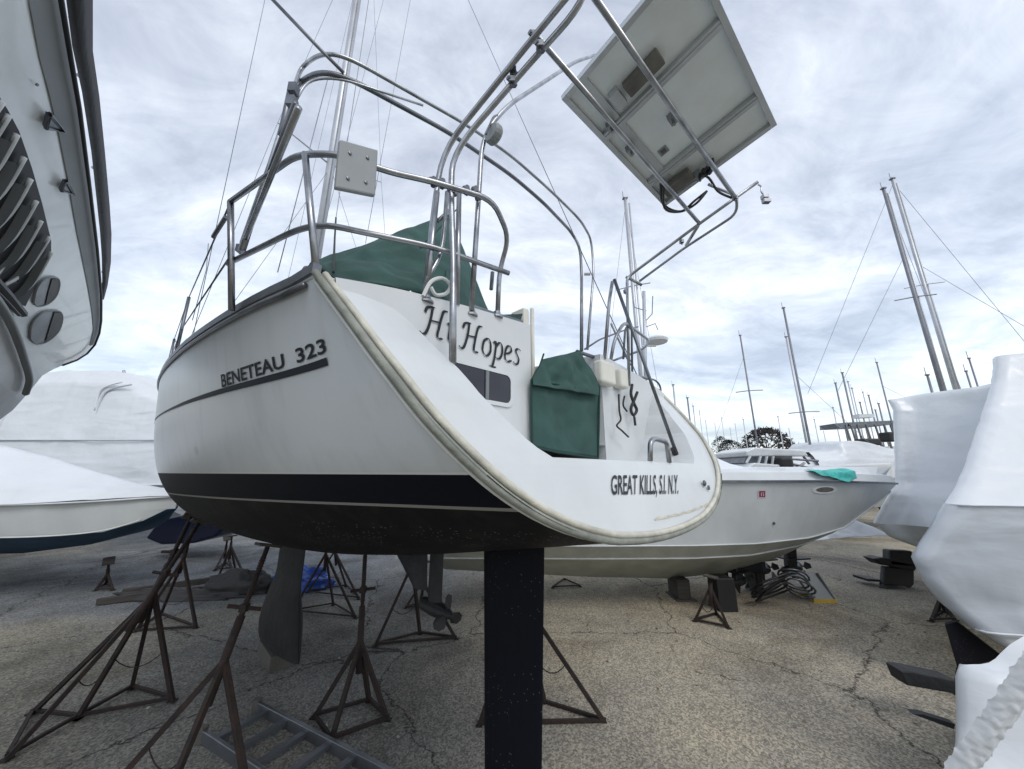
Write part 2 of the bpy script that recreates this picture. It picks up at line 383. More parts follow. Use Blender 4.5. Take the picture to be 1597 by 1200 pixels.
nn = N(t, 'ShaderNodeTexNoise', inp={'Scale': 1.7, 'Detail': 5}); t.links.new(oc.outputs['Object'], nn.inputs['Vector'])
top = mixc(nn.outputs[0], (.63, .675, .71), (.71, .75, .785))
scf = N(t, 'ShaderNodeMapping', inp={3: (1, 1, .12)}); t.links.new(oc.outputs['Object'], scf.inputs[0])
sn = N(t, 'ShaderNodeTexNoise', inp={'Scale': 9, 'Detail': 4}); t.links.new(scf.outputs[0], sn.inputs['Vector'])
top = mixc(mth('MULTIPLY', mth('MAXIMUM', mth('SUBTRACT', sn.outputs[0], .52), 0), .9), top, (.34, .35, .33))
n5 = N(t, 'ShaderNodeTexNoise', inp={'Scale': 5, 'Detail': 6, 'Roughness': .7}); t.links.new(oc.outputs['Object'], n5.inputs['Vector'])
wl_ = mth('MULTIPLY', mth('MAXIMUM', mth('SUBTRACT', mth('MULTIPLY_ADD', n5.outputs[0], .22, -.02), zz), 0), 2.2)
top = mixc(mth('MINIMUM', wl_, .30), top, (.44, .43, .37))
# one smudge on the quarter as in the photo
smu = mth('ADD', mth('POWER', mth('MULTIPLY', mth('SUBTRACT', tt, 1.75), 14), 2), mth('POWER', mth('MULTIPLY', mth('SUBTRACT', zz, .13), 30), 2))
smu = mth('MULTIPLY', mth('MAXIMUM', mth('SUBTRACT', 1, smu), 0), .35)
top = mixc(smu, top, (.2, .2, .19))
vo = N(t, 'ShaderNodeTexVoronoi', inp={'Scale': 40}); t.links.new(oc.outputs['Object'], vo.inputs['Vector'])
n3 = N(t, 'ShaderNodeTexNoise', inp={'Scale': 2.2, 'Detail': 3}); t.links.new(oc.outputs['Object'], n3.inputs['Vector'])
band = mth('MULTIPLY', mth('LESS_THAN', zz, mth('SUBTRACT', low, .09)), mth('GREATER_THAN', n3.outputs[0], .50))
spk = mth('MULTIPLY', mth('LESS_THAN', vo.outputs['Distance'], .16), band)
bl = mixc(spk, mixc(mth('MULTIPLY', mth('MAXIMUM', mth('SUBTRACT', n5.outputs[0], .5), 0), 3.0), mixc(nn.outputs[0], (.005, .005, .007), (.011, .011, .012)), (.030, .027, .024)), (.17, .175, .17))
col = mixc(mth('LESS_THAN', zz, 0), top, (.70, .71, .70))
col = mixc(mth('LESS_THAN', zz, -.007), col, (.004, .005, .011))
col = mixc(mth('LESS_THAN', zz, low), col, (.28, .28, .26))
col = mixc(mth('LESS_THAN', zz, mth('SUBTRACT', low, .011)), col, bl)
t.links.new(col, b.inputs['Base Color'])
t.links.new(mth('MULTIPLY_ADD', mth('LESS_THAN', zz, -.004), .30, .30), b.inputs['Roughness']); t.links.new(mth('MULTIPLY_ADD', mth('LESS_THAN', zz, -.004), -.36, .5), b.inputs['Specular IOR Level'])
hb_ = N(t, 'ShaderNodeBump', inp={'Strength': .12, 'Distance': .02}); t.links.new(nn.outputs[0], hb_.inputs['Height']); t.links.new(hb_.outputs[0], b.inputs['Normal'])
M['hullpaint'] = hm

NS, NX = 70, 44
verts = []; uvs = []; faces = []
tsv = [0] + [.03 + 9.37 * ((i) / (NS - 1)) ** 1.15 for i in range(NS)]
xsv = [1 - (1 - j / (NX - 1)) ** 1.35 for j in range(NX)]
for side in (-1, 1):
    base = len(verts)
    for t0 in tsv:
        bl_ = max(0, 1 - t0 / 1.6)
        for x in xsv:
            z = hz(t0, x); tq = t0 - rake(z) * bl_ ** 1.5 if t0 > 0 else -rake(z)
            z = hz(tq, x)
            verts.append(B(tq, side * hx(tq, x), z)); uvs.append((tq, z))
    for i in range(len(tsv) - 1):
        for j in range(NX - 1):
            a = base + i * NX + j
            faces.append((a, a + 1, a + NX + 1, a + NX) if side > 0 else (a, a + NX, a + NX + 1, a + 1))
hull = obj('hull', verts, faces, 'hullpaint', sloop, smooth=True, uv=uvs)

# deck with a slight camber, toe rail along the sheer
d = MB(); rows = []
for i in range(30):
    t0 = 2.9 + 6.4 * i / 29; bdk = hx(t0, 0); S = slerp(SH, t0)
    rows.append([B(t0, bdk * k / 6, S - .012 + .05 * (1 - (k / 6) ** 2)) for k in range(-6, 7)])
d.grid(rows)
for sd_s in (-1, 1):      # side decks beside the open cockpit
    d.grid([[B(t0, sd_s * (hx(t0, 0) - k * (hx(t0, 0) - 1.18) / 3), slerp(SH, t0) - .012 + .008 * k) for k in range(4)] for t0 in [.02 + 2.88 * i / 14 for i in range(15)]])
d.build('deck', 'gel', sloop, smooth=True)
for side in (-1, 1):
    tr = MB()
    p = [B(t0, side * (hx(t0, 0) - .004), slerp(SH, t0) + .018) for t0 in [9.2 * i / 50 for i in range(51)]]
    for a, c in zip(p, p[1:]): tr.beam(a, c, .028, .036)
    tr.build('toe_rail', 'steeldark', sloop)
    sp_ = MB(); sp_.tube([B(t0, side * (hx(t0, 0) + .006), slerp(SH, t0) - .028) for t0 in [.06 + 9.1 * i / 50 for i in range(51)]], .011, 6); sp_.build('rubbing_strake', 'steeldark', sloop, smooth=True)

# coachroof (cabin top) forward of the cockpit
c = MB(); rows = []
for t0, wd, hh in ((2.9, .85, .30), (3.4, .95, .36), (4.5, .98, .36), (5.6, .88, .32), (6.6, .62, .22), (7.4, .3, .05)):
    S = slerp(SH, t0) + .03
    rows.append([B(t0, wd * a, S + hh * bb - .04) for a, bb in ((-1.12, 0), (-1, .8), (-.8, 1), (0, 1.12), (.8, 1), (1, .8), (1.12, 0))])
c.grid(rows); c.add(rows[0], [(0, 1, 2, 3, 4, 5, 6)]); c.build('cabin_top', 'gel', sloop, smooth=False)

# ---- transom: raked outer skin, side wings, recessed bulkhead with name
tr = MB()
zs = [-.262 + i * .026 for i in range(13)]      # lower transom up to the platform edge z=.05
rows = []
for z in zs:
    z = min(z, .05); hw = hu(-rake(z), z) * .995
    rows.append([B(-rake(z) + .0, hw * k / 14, z) for k in range(-14, 15)])
tr.grid(rows)
hwp = hu(-rake(.05), .05)
# swim platform sole going forward to the bulkhead
tr.add([B(-rake(.05), -hwp * .93, .05), B(-rake(.05), hwp * .93, .05), B(.0, .96, .06), B(.0, -.96, .06)], [(0, 1, 2, 3)])
WIN = [(.05, .66), (.09, .735), (.17, .815), (.22, .86), (.25, .885), (.31, .91), (.37, .94), (.41, .975), (.53, 1.04), (.62, 1.11), (.70, 1.20)]
BK = -.05
for side in (-1, 1):
    ro = []
    for z in [.05 + i * .0301 for i in range(21)]:
        ho = hu(-rake(z), z) * .995; hi = slerp(WIN, z)
        hi = min(hi, ho - .02)
        row = [B(-rake(z) - .010 * math.sin(math.pi * q / 6) * min(1, (z - .05) / .15), side * (ho + (hi - ho) * q / 6), z) for q in range(7)]
        tq = max(BK + .02, -rake(z)); row += [B(tq, side * (hi - .012), z)]
        ro.append(row)
    tr.grid(ro)
tr.build('transom', 'gel', sloop, smooth=False)
# bulkhead panels either side of the walk-through
def ctop(u):
    au = abs(u); return slerp([(.2, .765), (.37, .75), (.71, .722), (.97, .692), (1.13, .668), (1.31, .632)], au)
for side in (-1, 1):
    bk = MB(); us = [.335 + (1.30 - .335) * i / 14 for i in range(15)]
    def uc(u, tq, z): return min(u, hu(tq, min(z, slerp(SH, tq))) - .035) if z < slerp(SH, tq) + .2 else u
    rt = [[B(BK, side * uc(u, BK, .05 + (ctop(u) - .05) * k / 8), .05 + (ctop(u) - .05) * k / 8) for u in us] for k in range(9)]
    bk.grid(rt)
    # coaming top running forward, outer and inner faces
    top_rows = [[B(tq, side * (u - .03 * tq), ctop(u) + .05 * tq) for u in us] for tq in (BK, .6, 1.4, 2.2, 2.9)]
    bk.grid(top_rows)
    bk.grid([[B(tq, side * (us[0] - .03 * tq), z + (.05 * tq if z > .5 else 0)) for tq in (BK, .6, 1.4, 2.2, 2.9)] for z in (.05, ctop(us[0]))])
    bk.grid([[B(tq, side * (uc(us[-1], BK, z) - .03 * tq), z + (.05 * tq)) for tq in (BK, .6, 1.4, 2.2, 2.9)] for z in (.60, ctop(us[-1]))])
    bk.build('cockpit_coaming', 'gel', sloop)
ck = MB(); ck.add([B(-.05, -.6, .16), B(-.05, .6, .16), B(2.9, .6, .2), B(2.9, -.6, .2)], [(0, 1, 2, 3)])
ck.build('cockpit_sole', 'gelmark', sloop)
# moulding seam lines on the port wing
# rubber lip round the transom edge
lip = MB(); L1 = []; L2 = []
path = [(z, -1) for z in [.65 - .91 * (i / 34) for i in range(35)]]
zl = [.65 - i * .025 for i in range(36)] + [-.235, -.245, -.25]
ptsL = [q for q in [(-rake(z), -hu(-rake(z), z), z) for z in zl] if q[1] < -.40]
ptsR = [(a_, -b_, c_) for a_, b_, c_ in ptsL[::-1]]
zl_ = ptsL[-1][2]
nmid = [(-rake(-.25), u, zl_ - (.262 + zl_) * (1 - (abs(u) / .42) ** 2)) for u in (-.3, -.2, -.1, 0, .1, .2, .3)]
allp = [B(tq - .004, u, z) for tq, u, z in ptsL + nmid + ptsR]
lip.tube(allp, .0135, 8)
lp = lip.build('rubbing_strip', 'lipgrey', sloop, smooth=True)
lip = MB(); allp = [B(tq - .006, u * .978, z * 1.0 + .020 * (1 - .75 * min(1, max(0, z / .6)))) for tq, u, z in ptsL + nmid + ptsR]
lip.tube(allp, .0115, 8); lip.build('rubbing_strip', 'cream', sloop, smooth=True)
lip = MB(); allp = [B(tq + .022, u * 1.004, z - .004) for tq, u, z in ptsL[1:] + nmid + ptsR[:-1]]
lip.tube(allp, .007, 6); lip.build('rubbing_strip', 'gelmark', sloop, smooth=True)

# window in the port bulkhead
def rrect(u0, u1, z0, z1, r, k=4, skew=0):
    o = []
    for cx, cz, a0 in ((u1 - r, z1 - r, 0), (u0 + r, z1 - r, 90), (u0 + r, z0 + r, 180), (u1 - r, z0 + r, 270)):
        for i in range(k + 1):
            a = math.radians(a0 + 90 * i / k); o.append((cx + r * math.cos(a), cz + r * math.sin(a)))
    return o
for side in (-1,):
    f = MB(); o1 = rrect(-.93, -.468, .292, .460, .040); o2 = rrect(-.905, -.485, .31, .443, .03)
    A_ = [B(BK - .008, u, z) for u, z in o1]; B_ = [B(BK - .008, u, z) for u, z in o2]; n = len(A_)
    C_ = [B(BK, u, z) for u, z in o1]; D_ = [B(BK + .0, u, z) for u, z in o2]
    f.add(A_ + B_ + C_ + D_, [(i, (i + 1) % n, (i + 1) % n + n, i + n) for i in range(n)] + [(i, (i + 1) % n, (i + 1) % n + 2 * n, i + 2 * n) for i in range(n)] + [(i + n, (i + 1) % n + n, (i + 1) % n + 3 * n, i + 3 * n) for i in range(n)])
    wf = f.build('window_frame', 'gel', sloop)
    gl = MB(); gl.add([B(BK - .004, u, z) for u, z in o2], [tuple(range(n))])
    gp = gl.build('window_pane', 'glass', wf)
    bar = MB(); bar.box(B(BK - .007, -.632, .376), (.018, .006, .13), (SV, HV, UZ)); bar.build('window_divider', 'louvregrey', wf)

# ---- lettering
def text_mesh(s, size=1, off=0, shear=0, sx=1, space=1):
    cu = bpy.data.curves.new('t', 'FONT'); cu.body = s; cu.size = size; cu.offset = off; cu.shear = shear; cu.space_character = space; cu.resolution_u = 3
    o = bpy.data.objects.new('t', cu); C.objects.link(o); dg = bpy.context.evaluated_depsgraph_get(); me = bpy.data.meshes.new_from_object(o.evaluated_get(dg))
    vs = [(v.co.x * sx, v.co.y) for v in me.vertices]; fs = [tuple(p.vertices) for p in me.polygons]
    bpy.data.objects.remove(o); bpy.data.curves.remove(cu); bpy.data.meshes.remove(me)
    x0 = min(v[0] for v in vs); x1 = max(v[0] for v in vs); y1 = max(v[1] for v in vs)
    return [((v[0] - x0) / (x1 - x0), v[1]) for v in vs], fs, y1
def lettering(name, s, fn, m, parent, **k):
    vs, fs, y1 = text_mesh(s, **k)
    return obj(name, [fn(x, y / y1) for x, y in vs], fs, m, parent)
# maker name on the port quarter and its tapering stripe; x runs forward->aft when read
STR = [(-.05, .36), (.44, .372), (1.08, .402), (2.48, .462), (4, .52), (6, .60)]
def port(tq, z, off=.004): return B(tq, -(hu(tq, z) + off), z)
def mk(xa, xb): return lambda x, y: port(1.05 * (1 - xa - (xb - xa) * x) + .01, slerp(STR, 1.05 * (1 - xa - (xb - xa) * x)) + .030 - .012 * (1 - xa - (xb - xa) * x) + y * (.047 + .016 * (1 - xa - (xb - xa) * x)))
lettering('maker_name', 'BENETEAU', mk(0, .70), 'letter', sloop, off=.022)
lettering('model_number', '323', mk(.79, 1), 'letter', sloop, off=.022)
st = MB(); n = 60; up = []; dn = []
for i in range(n + 1):
    tq = .02 + 6.0 * i / n; c0 = slerp(STR, tq); hw = .013 if tq < 1.2 else max(.006, .013 - (tq - 1.2) * .004)
    up.append(port(tq, c0 + hw)); dn.append(port(tq, c0 - hw))
st.grid([up, dn]); st.build('cove_stripe', 'letter', sloop, smooth=True)

# yacht name: broad-nib italic strokes
GL = {
 'H': [[(.10, .70), (.16, .86), (.30, .93), (.42, .93)], [(.36, .93), (.32, .60), (.24, .25), (.14, .04), (.02, .0), (-.04, .06)], [(.27, .50), (.45, .50), (.66, .52)], [(.92, .96), (.78, .92), (.70, .70), (.62, .35), (.58, .06), (.66, .0), (.76, .03)]],
 'i': [[(.06, .54), (.16, .60), (.15, .40), (.12, .10), (.18, .0), (.30, .06)], [(.20, .80), (.23, .83)]],
 'o': [[(.26, .60), (.12, .48), (.06, .22), (.14, .02), (.28, .0), (.42, .18), (.44, .45), (.34, .60), (.24, .60)]],
 'p': [[(.0, .52), (.12, .60), (.10, .30), (.02, -.10), (-.06, -.32)], [(-.18, -.32), (.0, -.34), (.10, -.32)], [(.12, .42), (.28, .60), (.42, .52), (.42, .24), (.30, .03), (.16, .0), (.08, .04)]],
 'e': [[(.10, .28), (.28, .34), (.40, .48), (.32, .60), (.18, .56), (.07, .34), (.08, .08), (.20, .0), (.38, .08)]],
 's': [[(.36, .54), (.24, .61), (.12, .50), (.20, .34), (.28, .18), (.20, .02), (.04, .0), (-.02, .06)]],
}
def script_word(items):
    b = MB(); nib = (.078, .045); mn = .026
    for ch, x0 in items:
        for st in GL[ch]:
            p = smoothcurve([Vector((x0 + x * .9, y, 0)) for x, y in st], 6)
            for k, (a, c_) in enumerate(zip(p, p[1:])):
                d = (c_ - a)
                if d.length < 1e-6: continue
                nrm = Vector((-d.y, d.x)).normalized() * (mn / 2)
                nx, ny = nib[0] / 2 , -nib[1] / 2
                poly = []
                A1 = (a.x + nx, a.y + ny); A2 = (a.x - nx, a.y - ny); C1 = (c_.x + nx, c_.y + ny); C2 = (c_.x - nx, c_.y - ny)
                def P3(q, o): return B(BK - .004 - o, q[0], q[1])
                def mp_(x, y): return (-.972 + x * .142, .525 + y * .135 - (.0 if x < 1.2 else .012))
                pp = []
                for q in (A2, C2, C1, A1): pp.append(mp_(q[0], q[1]))
                o = .00005 * (len(b.f) % 40)
                b.add([B(BK - .004 - o, u, z) for u, z in pp], [(0, 1, 2, 3)])
                q1 = [mp_(a.x + nrm.x, a.y + nrm.y), mp_(c_.x + nrm.x, c_.y + nrm.y), mp_(c_.x - nrm.x, c_.y - nrm.y), mp_(a.x - nrm.x, a.y - nrm.y)]
                b.add([B(BK - .0065 - o, u, z) for u, z in q1], [(0, 1, 2, 3)])
    return b
script_word([('H', 0), ('i', .80), ('H', 1.32), ('o', 2.14), ('p', 2.66), ('e', 3.12), ('s', 3.58)]).build('yacht_name', 'letter', sloop)
def stern(u, z, off=.004):
    return B(-rake(z) - off, u, z)
lettering('hailing_port', 'GREAT KILLS, S.I. N.Y.', lambda x, y: stern(-.385 + .615 * x + y * (.05 + .055 * x), -.080 - .020 * x + y * (.070 + .018 * x)), 'letter', sloop, off=.012)
dr = MB(); dr.lathe(stern(.62, -.06, .01), [(.002, .0), (.016, 0), (.018, .006), (.01, .012), (.002, .012)], tuple(-HV), 12); dr.build('drain_fitting', 'steeldark', sloop)
dr = MB(); dr.lathe(stern(.66, -.085, .01), [(.002, .0), (.013, 0), (.014, .006), (.002, .008)], tuple(-HV), 12); dr.build('drain_fitting', 'steeldark', sloop)
# grime line along the foot of the transom
gm = MB()
gm.grid([[stern(-.1 + .75 * i / 30, -.195 + .03 * (i / 30) ** 3 + .0012 * math.sin(i * 1.1) + dz * (.3 + .5 * abs(math.sin(i * .9))), .003) for i in range(31)] for dz in (0, .014)])
M['grime'] = mat('grime', (.40, .37, .28), .8, col2=(.62, .60, .52), vscale=30)
gm.build('grime_line', 'grime', sloop)

# ---- rudder, saildrive, keel
def foil(name, t0, t1, zt, zb, th, m, parent, t0b=None, t1b=None, thb=None, n=14, rows=8, bulb=None, u0=0):
    b = MB(); R = []
    t0b = t0 if t0b is None else t0b; t1b = t1 if t1b is None else t1b; thb = th if thb is None else thb
    for k in range(rows + 1):
        q = k / rows; z = zt + (zb - zt) * q; ta = t0 + (t0b - t0) * q; tb = t1 + (t1b - t1) * q; h_ = th + (thb - th) * q
        if bulb: h_ *= bulb[0](q); ext = bulb[1](q); ta -= ext; tb += ext
        loop = []
        for i in range(2 * n):
            a = 2 * math.pi * i / (2 * n); c_ = .5 - .5 * math.cos(a)
            x = (1 + math.cos(a)) / 2
            y = math.sin(a) * (.35 + .65 * math.sqrt(max(x, 0))) * .5
            loop.append(B(ta + (tb - ta) * x, u0 + y * h_, z))
        R.append(loop)
    m_ = 2 * n
    b.add([p for r in R for p in r], [(i * m_ + j, i * m_ + (j + 1) % m_, (i + 1) * m_ + (j + 1) % m_, (i + 1) * m_ + j) for i in range(rows) for j in range(m_)] + [tuple(range(m_)), tuple(range(rows * m_, rows * m_ + m_))[::-1]])
    return b.build(name, m, parent, smooth=False)
fm = bpy.data.materials.new('speckled_antifouling'); fm.use_nodes = True; t = fm.node_tree; b = t.nodes['Principled BSDF']
oc = N(t, 'ShaderNodeTexCoord'); vo = N(t, 'ShaderNodeTexVoronoi', inp={'Scale': 46}); t.links.new(oc.outputs['Object'], vo.inputs['Vector'])
nz = N(t, 'ShaderNodeTexNoise', inp={'Scale': 3.5, 'Detail': 3}); t.links.new(oc.outputs['Object'], nz.inputs['Vector'])
f1 = N(t, 'ShaderNodeMath', operation='LESS_THAN', inp={1: .10}); t.links.new(vo.outputs['Distance'], f1.inputs[0])
f2 = N(t, 'ShaderNodeMath', operation='GREATER_THAN', inp={1: .50}); t.links.new(nz.outputs[0], f2.inputs[0])
f3 = N(t, 'ShaderNodeMath', operation='MULTIPLY'); t.links.new(f1.outputs[0], f3.inputs[0]); t.links.new(f2.outputs[0], f3.inputs[1])
x = N(t, 'ShaderNodeMix', data_type='RGBA'); x.inputs[6].default_value = (.004, .0045, .009, 1); x.inputs[7].default_value = (.17, .17, .16, 1); t.links.new(f3.outputs[0], x.inputs[0]); t.links.new(x.outputs[2], b.inputs['Base Color']); b.inputs['Roughness'].default_value = .6; b.inputs['Specular IOR Level'].default_value = .18
M['speckfoul'] = fm
foil('rudder', .17, .68, -.38, -1.95, .13, 'speckfoul', sloop, t0b=.24, t1b=.63, thb=.09)
kb = (lambda q: 1 + 1.9 * max(0, math.sin(max(0, (q - .50) / .50) * 2.2)) ** 1.3, lambda q: .22 * max(0, (q - .55) / .45) ** 1.4)
foil('keel', 3.60, 4.60, -.45, -1.93, .15, 'keel', sloop, rows=22, bulb=kb, u0=-.20)
sdv = MB()
sdv.tube([B(1.22, 0, -.36), B(1.20, 0, -.7), B(1.17, 0, -1.0)], .045, 10)
o1 = foil('saildrive_fairing', 1.36, 2.3, -.40, -.86, .10, 'antifoul', sloop, t0b=1.34, t1b=1.50)
sd_ = foil('saildrive', 1.14, 1.30, -.36, -.98, .075, 'antifoul', sloop)
tb = MB(); tb.lathe(B(1.42, 0, -.95), [(.01, 0), (.045, .05), (.055, .18), (.05, .3), (.03, .38), (.01, .42)], tuple(-HV), 12)
for k in range(3):
    a = math.radians(90 + 120 * k); dirv = SV * math.cos(a) + UZ * math.sin(a); c0 = B(1.05, 0, -.95)
    pr = SV * -math.sin(a) + UZ * math.cos(a)
    tb.prism([c0 + dirv * .02 - pr * .015, c0 + dirv * .07 - pr * .04 + HV * .02, c0 + dirv * .11 - pr * .03 + HV * .01, c0 + dirv * .125, c0 + dirv * .11 + pr * .03 - HV * .01, c0 + dirv * .07 + pr * .04 - HV * .02, c0 + dirv * .02 + pr * .015], HV * .008)
tb.build('propeller', 'antifoul', sd_)

# ---- pushpit rails
def T_(name, pts, r=.0135, m='steel', bend=.1, label=None, parent=None): return tube(name, pts, r, m, parent or sloop, bend, 8, label)
T_('pushpit_rail', [B(.66, -1.575, 1.20), B(.17, -1.43, 1.205), B(.05, -1.31, 1.205), B(0, -1.15, 1.20), B(-.09, -.98, 1.2), B(-.19, -.73, 1.20), B(-.12, -.56, 1.13), B(-.04, -.55, .98), B(-.03, -.55, .75)], .0125, bend=.07)
T_('pushpit_rail', [B(.77, -1.535, .95), B(.27, -1.37, .955), B(.16, -1.30, .955), B(.10, -1.18, .95), B(-.02, -.92, .95), B(-.12, -.56, .93)], .012, bend=.09)
T_('pushpit_post', [B(.72, -1.49, .71), B(.66, -1.575, 1.20)])
T_('pushpit_post', [B(.05, -1.33, .66), B(.14, -1.41, 1.20)])
T_('pushpit_post', [(-0.360, 1.379, 2.812), (-0.344, 1.395, 3.353)], .012)
# starboard half of the pushpit
T_('pushpit_rail', [B(.66, 1.575, 1.10), B(.17, 1.43, 1.10), B(.05, 1.31, 1.10), B(-.02, 1.15, 1.08), B(-.09, .62, 1.05), B(-.06, .52, .9), B(-.03, .50, .74)], .012, bend=.07)
T_('pushpit_post', [B(.72, 1.49, .71), B(.66, 1.575, 1.10)], .012)
for side in (-1, 1):
    prev = None
    for tq in (2.75, 4.6, 6.5):
        S = slerp(SH, tq); uu = side * (hx(tq, 0) - .03)
        T_('stanchion', [B(tq, uu, S), B(tq, uu, S + .60)], .0125, 'steeldark')
    zr = 1.2 if side < 0 else 1.1
    for dz, z0, z1 in ((0, zr, .60), (1, zr - .25, .30)):
        pl = [B(.68, side * (1.575 - .04 * dz), z0)]
        for tq in (2.75, 4.6, 6.5, 8.4):
            pl.append(B(tq, side * (hx(tq, 0) - .03), slerp(SH, tq) + z1))
        T_('lifeline', pl, .004, 'steeldark', bend=0)
    tm = MB(); tm.tube([B(.80, side * 1.575, zr - .0), B(1.02, side * 1.60, zr - .01)], .010, 6); tm.build('lifeline_turnbuckle', 'steeldark', sloop)

# grey mounting board clamped on the rail
bd = MB(); cpt = [(-0.633, 1.068, 3.291), (-0.532, 1.167, 3.348), (-0.526, 1.173, 3.139), (-0.628, 1.073, 3.085)]
cpt = [Vector(q) for q in cpt]; bd.prism(cpt, HV * .022)
brd = bevel(bd.build('mounting_board', 'board', sloop), .006)
bt = MB()
for a, c_ in ((.27, .25), (.72, .25), (.27, .78), (.72, .78)):
    p = cpt[0].lerp(cpt[1], a).lerp(cpt[3].lerp(cpt[2], a), c_); bt.lathe(p, [(.002, 0), (.0065, 0), (.006, .005), (.002, .006)], tuple(-HV), 8)
bt.build('bolt', 'steeldark', brd)

# ---- solar arch of bent stainless tube: two side frames and two cross tubes
PA = B(-.02, -.88, 1.50)
T_('arch_tube', [*[(-0.370, 1.398, 2.813), (-0.359, 1.408, 3.260)], *[(-0.333, 1.405, 3.599)], *[(0.097, 1.097, 3.853)], *[(0.253, 0.938, 3.872)]], .0135, bend=.16)
T_('arch_tube', [*[(-0.208, 1.204, 2.473)], *[(-0.253, 1.372, 3.005), (-0.273, 1.352, 3.314), (-0.273, 1.352, 3.531)], *[(0.102, 1.148, 3.814)], *[(0.267, 0.982, 3.824), (0.286, 0.962, 3.953)]], .0135, bend=.16)
T_('arch_brace', [*[(-0.367, 1.372, 2.882), (-0.312, 1.426, 3.057), (-0.307, 1.431, 3.385)]], .010, bend=.12)
T_('arch_brace', [*[(-0.341, 1.426, 3.223), (-0.289, 1.478, 3.336)]], .009, bend=0)
T_('arch_tube', [*[(-0.182, 1.484, 2.803), (-0.164, 1.503, 3.449), (-0.155, 1.511, 3.805)], *[(-0.030, 1.564, 4.068), (0.499, 2.086, 5.169)], *[(0.770, 2.213, 5.445)]], .0125, bend=.16)
T_('arch_post', [*[(-0.238, 1.430, 2.807), (-0.248, 1.420, 3.375)]], .012, bend=0)
# starboard side frame
T_('arch_tube', [B(-.05, .70, .60), B(-.06, .78, 1.42), *[(0.924, 2.596, 3.620)], *[(1.366, 2.262, 3.860)], *[(1.673, 2.046, 4.020)]], .0115, bend=.07)
T_('arch_tube', [*[(1.029, 2.621, 3.600)], *[(1.326, 2.446, 3.780)], *[(1.594, 2.186, 3.880)], *[(1.556, 2.107, 3.950)]], .010, bend=.06)
T_('arch_brace', [*[(0.911, 2.586, 3.620)], *[(1.042, 2.610, 3.560)]], .012, bend=0)
T_('arch_brace', [*[(1.367, 2.283, 3.860)], *[(1.374, 2.492, 3.840)]], .012, bend=0)
# cross tubes that carry the solar panel
T_('cross_tube', [*[(0.089, 1.094, 3.860)], *[(1.366, 2.262, 3.860)]], .0125, bend=0)
T_('cross_tube', [*[(0.258, 0.954, 3.920)], *[(1.526, 2.084, 3.930)]], .0135, bend=0)
# clamps
def clamp(p, s=.03, m='steeldark'):
    b = MB(); p = Vector(p); b.box(p, (s, s * 1.2, s)); b.tube([p - SV * s * .9, p + SV * s * .9], s * .36, 8); b.tube([p + UZ * s, p - UZ * s], s * .28, 6)
    return b.build('clamp', m, sloop)
for p in [(-0.337, 1.290, 3.310), (-0.305, 1.321, 3.330), (-0.268, 1.357, 3.319), (-0.174, 1.451, 3.410), (-0.165, 1.459, 3.389), (-0.211, 1.414, 3.380)]: clamp(p, .026, 'steeldark')
for p in [(0.089, 1.104, 3.855), (-0.001, 1.196, 3.739), (0.004, 1.191, 3.796), (0.112, 1.081, 3.765)]: clamp(p, .028)
for p in [*[(1.286, 2.387, 3.800)], *[(1.530, 2.090, 3.930)], *[(0.967, 2.790, 3.600)]]: clamp(p, .024)

# ---- solar panel lying on the cross tubes (seen from below)
q0, q1_, q2 = B(-.33, -.37, 2.0), B(-.41, .75, 1.93), B(-1.12, .71, 2.06)
q0 = q0 + Vector((0, 0, .0)); q3 = q2 + (q0 - q1_)
pn = (q1_ - q0).cross(q2 - q1_).normalized()
if pn.z < 0: pn = -pn
panel = MB(); panel.prism([q0, q1_, q2, q3], pn * .006)
def qp(a, c_, o=0): return q0 + (q1_ - q0) * a + (q3 - q0) * c_ + pn * o      # a along the long side, c_ across
pnl = panel.build('solar_panel', 'panelback', sloop)
ce = MB(); ce.prism([qp(.02, .03, .0065), qp(.98, .03, .0065), qp(.98, .97, .0065), qp(.02, .97, .0065)], pn * .004); ce.build('solar_cells', 'cells', pnl)
fr = MB(); ex = (q1_ - q0).normalized(); ey = (q3 - q0).normalized()
LL = (q1_ - q0).length; WW = (q3 - q0).length
for c_ in (0, 1): fr.box(qp(.5, c_, -.014) + ey * (.014 if c_ == 0 else -.014), (LL, .028, .034), (ex, ey, pn))
for a in (0, 1): fr.box(qp(a, .5, -.014) + ex * (.014 if a == 0 else -.014), (.028, WW - .058, .034), (ex, ey, pn))
fr.build('panel_frame', 'paneltrim', pnl)
for a in (.32, .77):
    f2 = MB(); f2.box(qp(a, .5, -.020), (.045, WW - .06, .028), (ex, ey, pn)); f2.box(qp(a, .5, -.037), (.012, WW - .06, .006), (ex, ey, pn)); o = f2.build('panel_crossbar', 'paneltrim', pnl)
f2 = MB(); f2.box(qp(.5, .17, -.012), (LL * .98, .05, .02), (ex, ey, pn)); f2.build('panel_crossbar', 'paneltrim', pnl)
jb = MB(); jb.box(qp(.22, .48, -.026), (.085, .20, .04), (ex, ey, pn)); bevel(jb.build('junction_box', 'brownbox', pnl), .006)
jb = MB(); jb.box(qp(.215, .27, -.028), (.10, .055, .045), (ex, ey, pn)); jb.build('junction_box', 'paneltrim', pnl)
jb = MB(); jb.box(qp(.885, .22, -.05), (.09, .19, .05), (ex, ey, pn)); bevel(jb.build('charge_controller', 'brownbox', pnl), .006)
lb = MB(); lb.box(qp(.66, .28, -.003), (.055, .055, .004), (ex, ey, pn)); lb.box(qp(.66, .28, -.006), (.032, .032, .003), (ex, ey, pn), mi=1); lb.build('rating_label', 'board', pnl, mats=['board', 'steeldark'])
cb = MB()
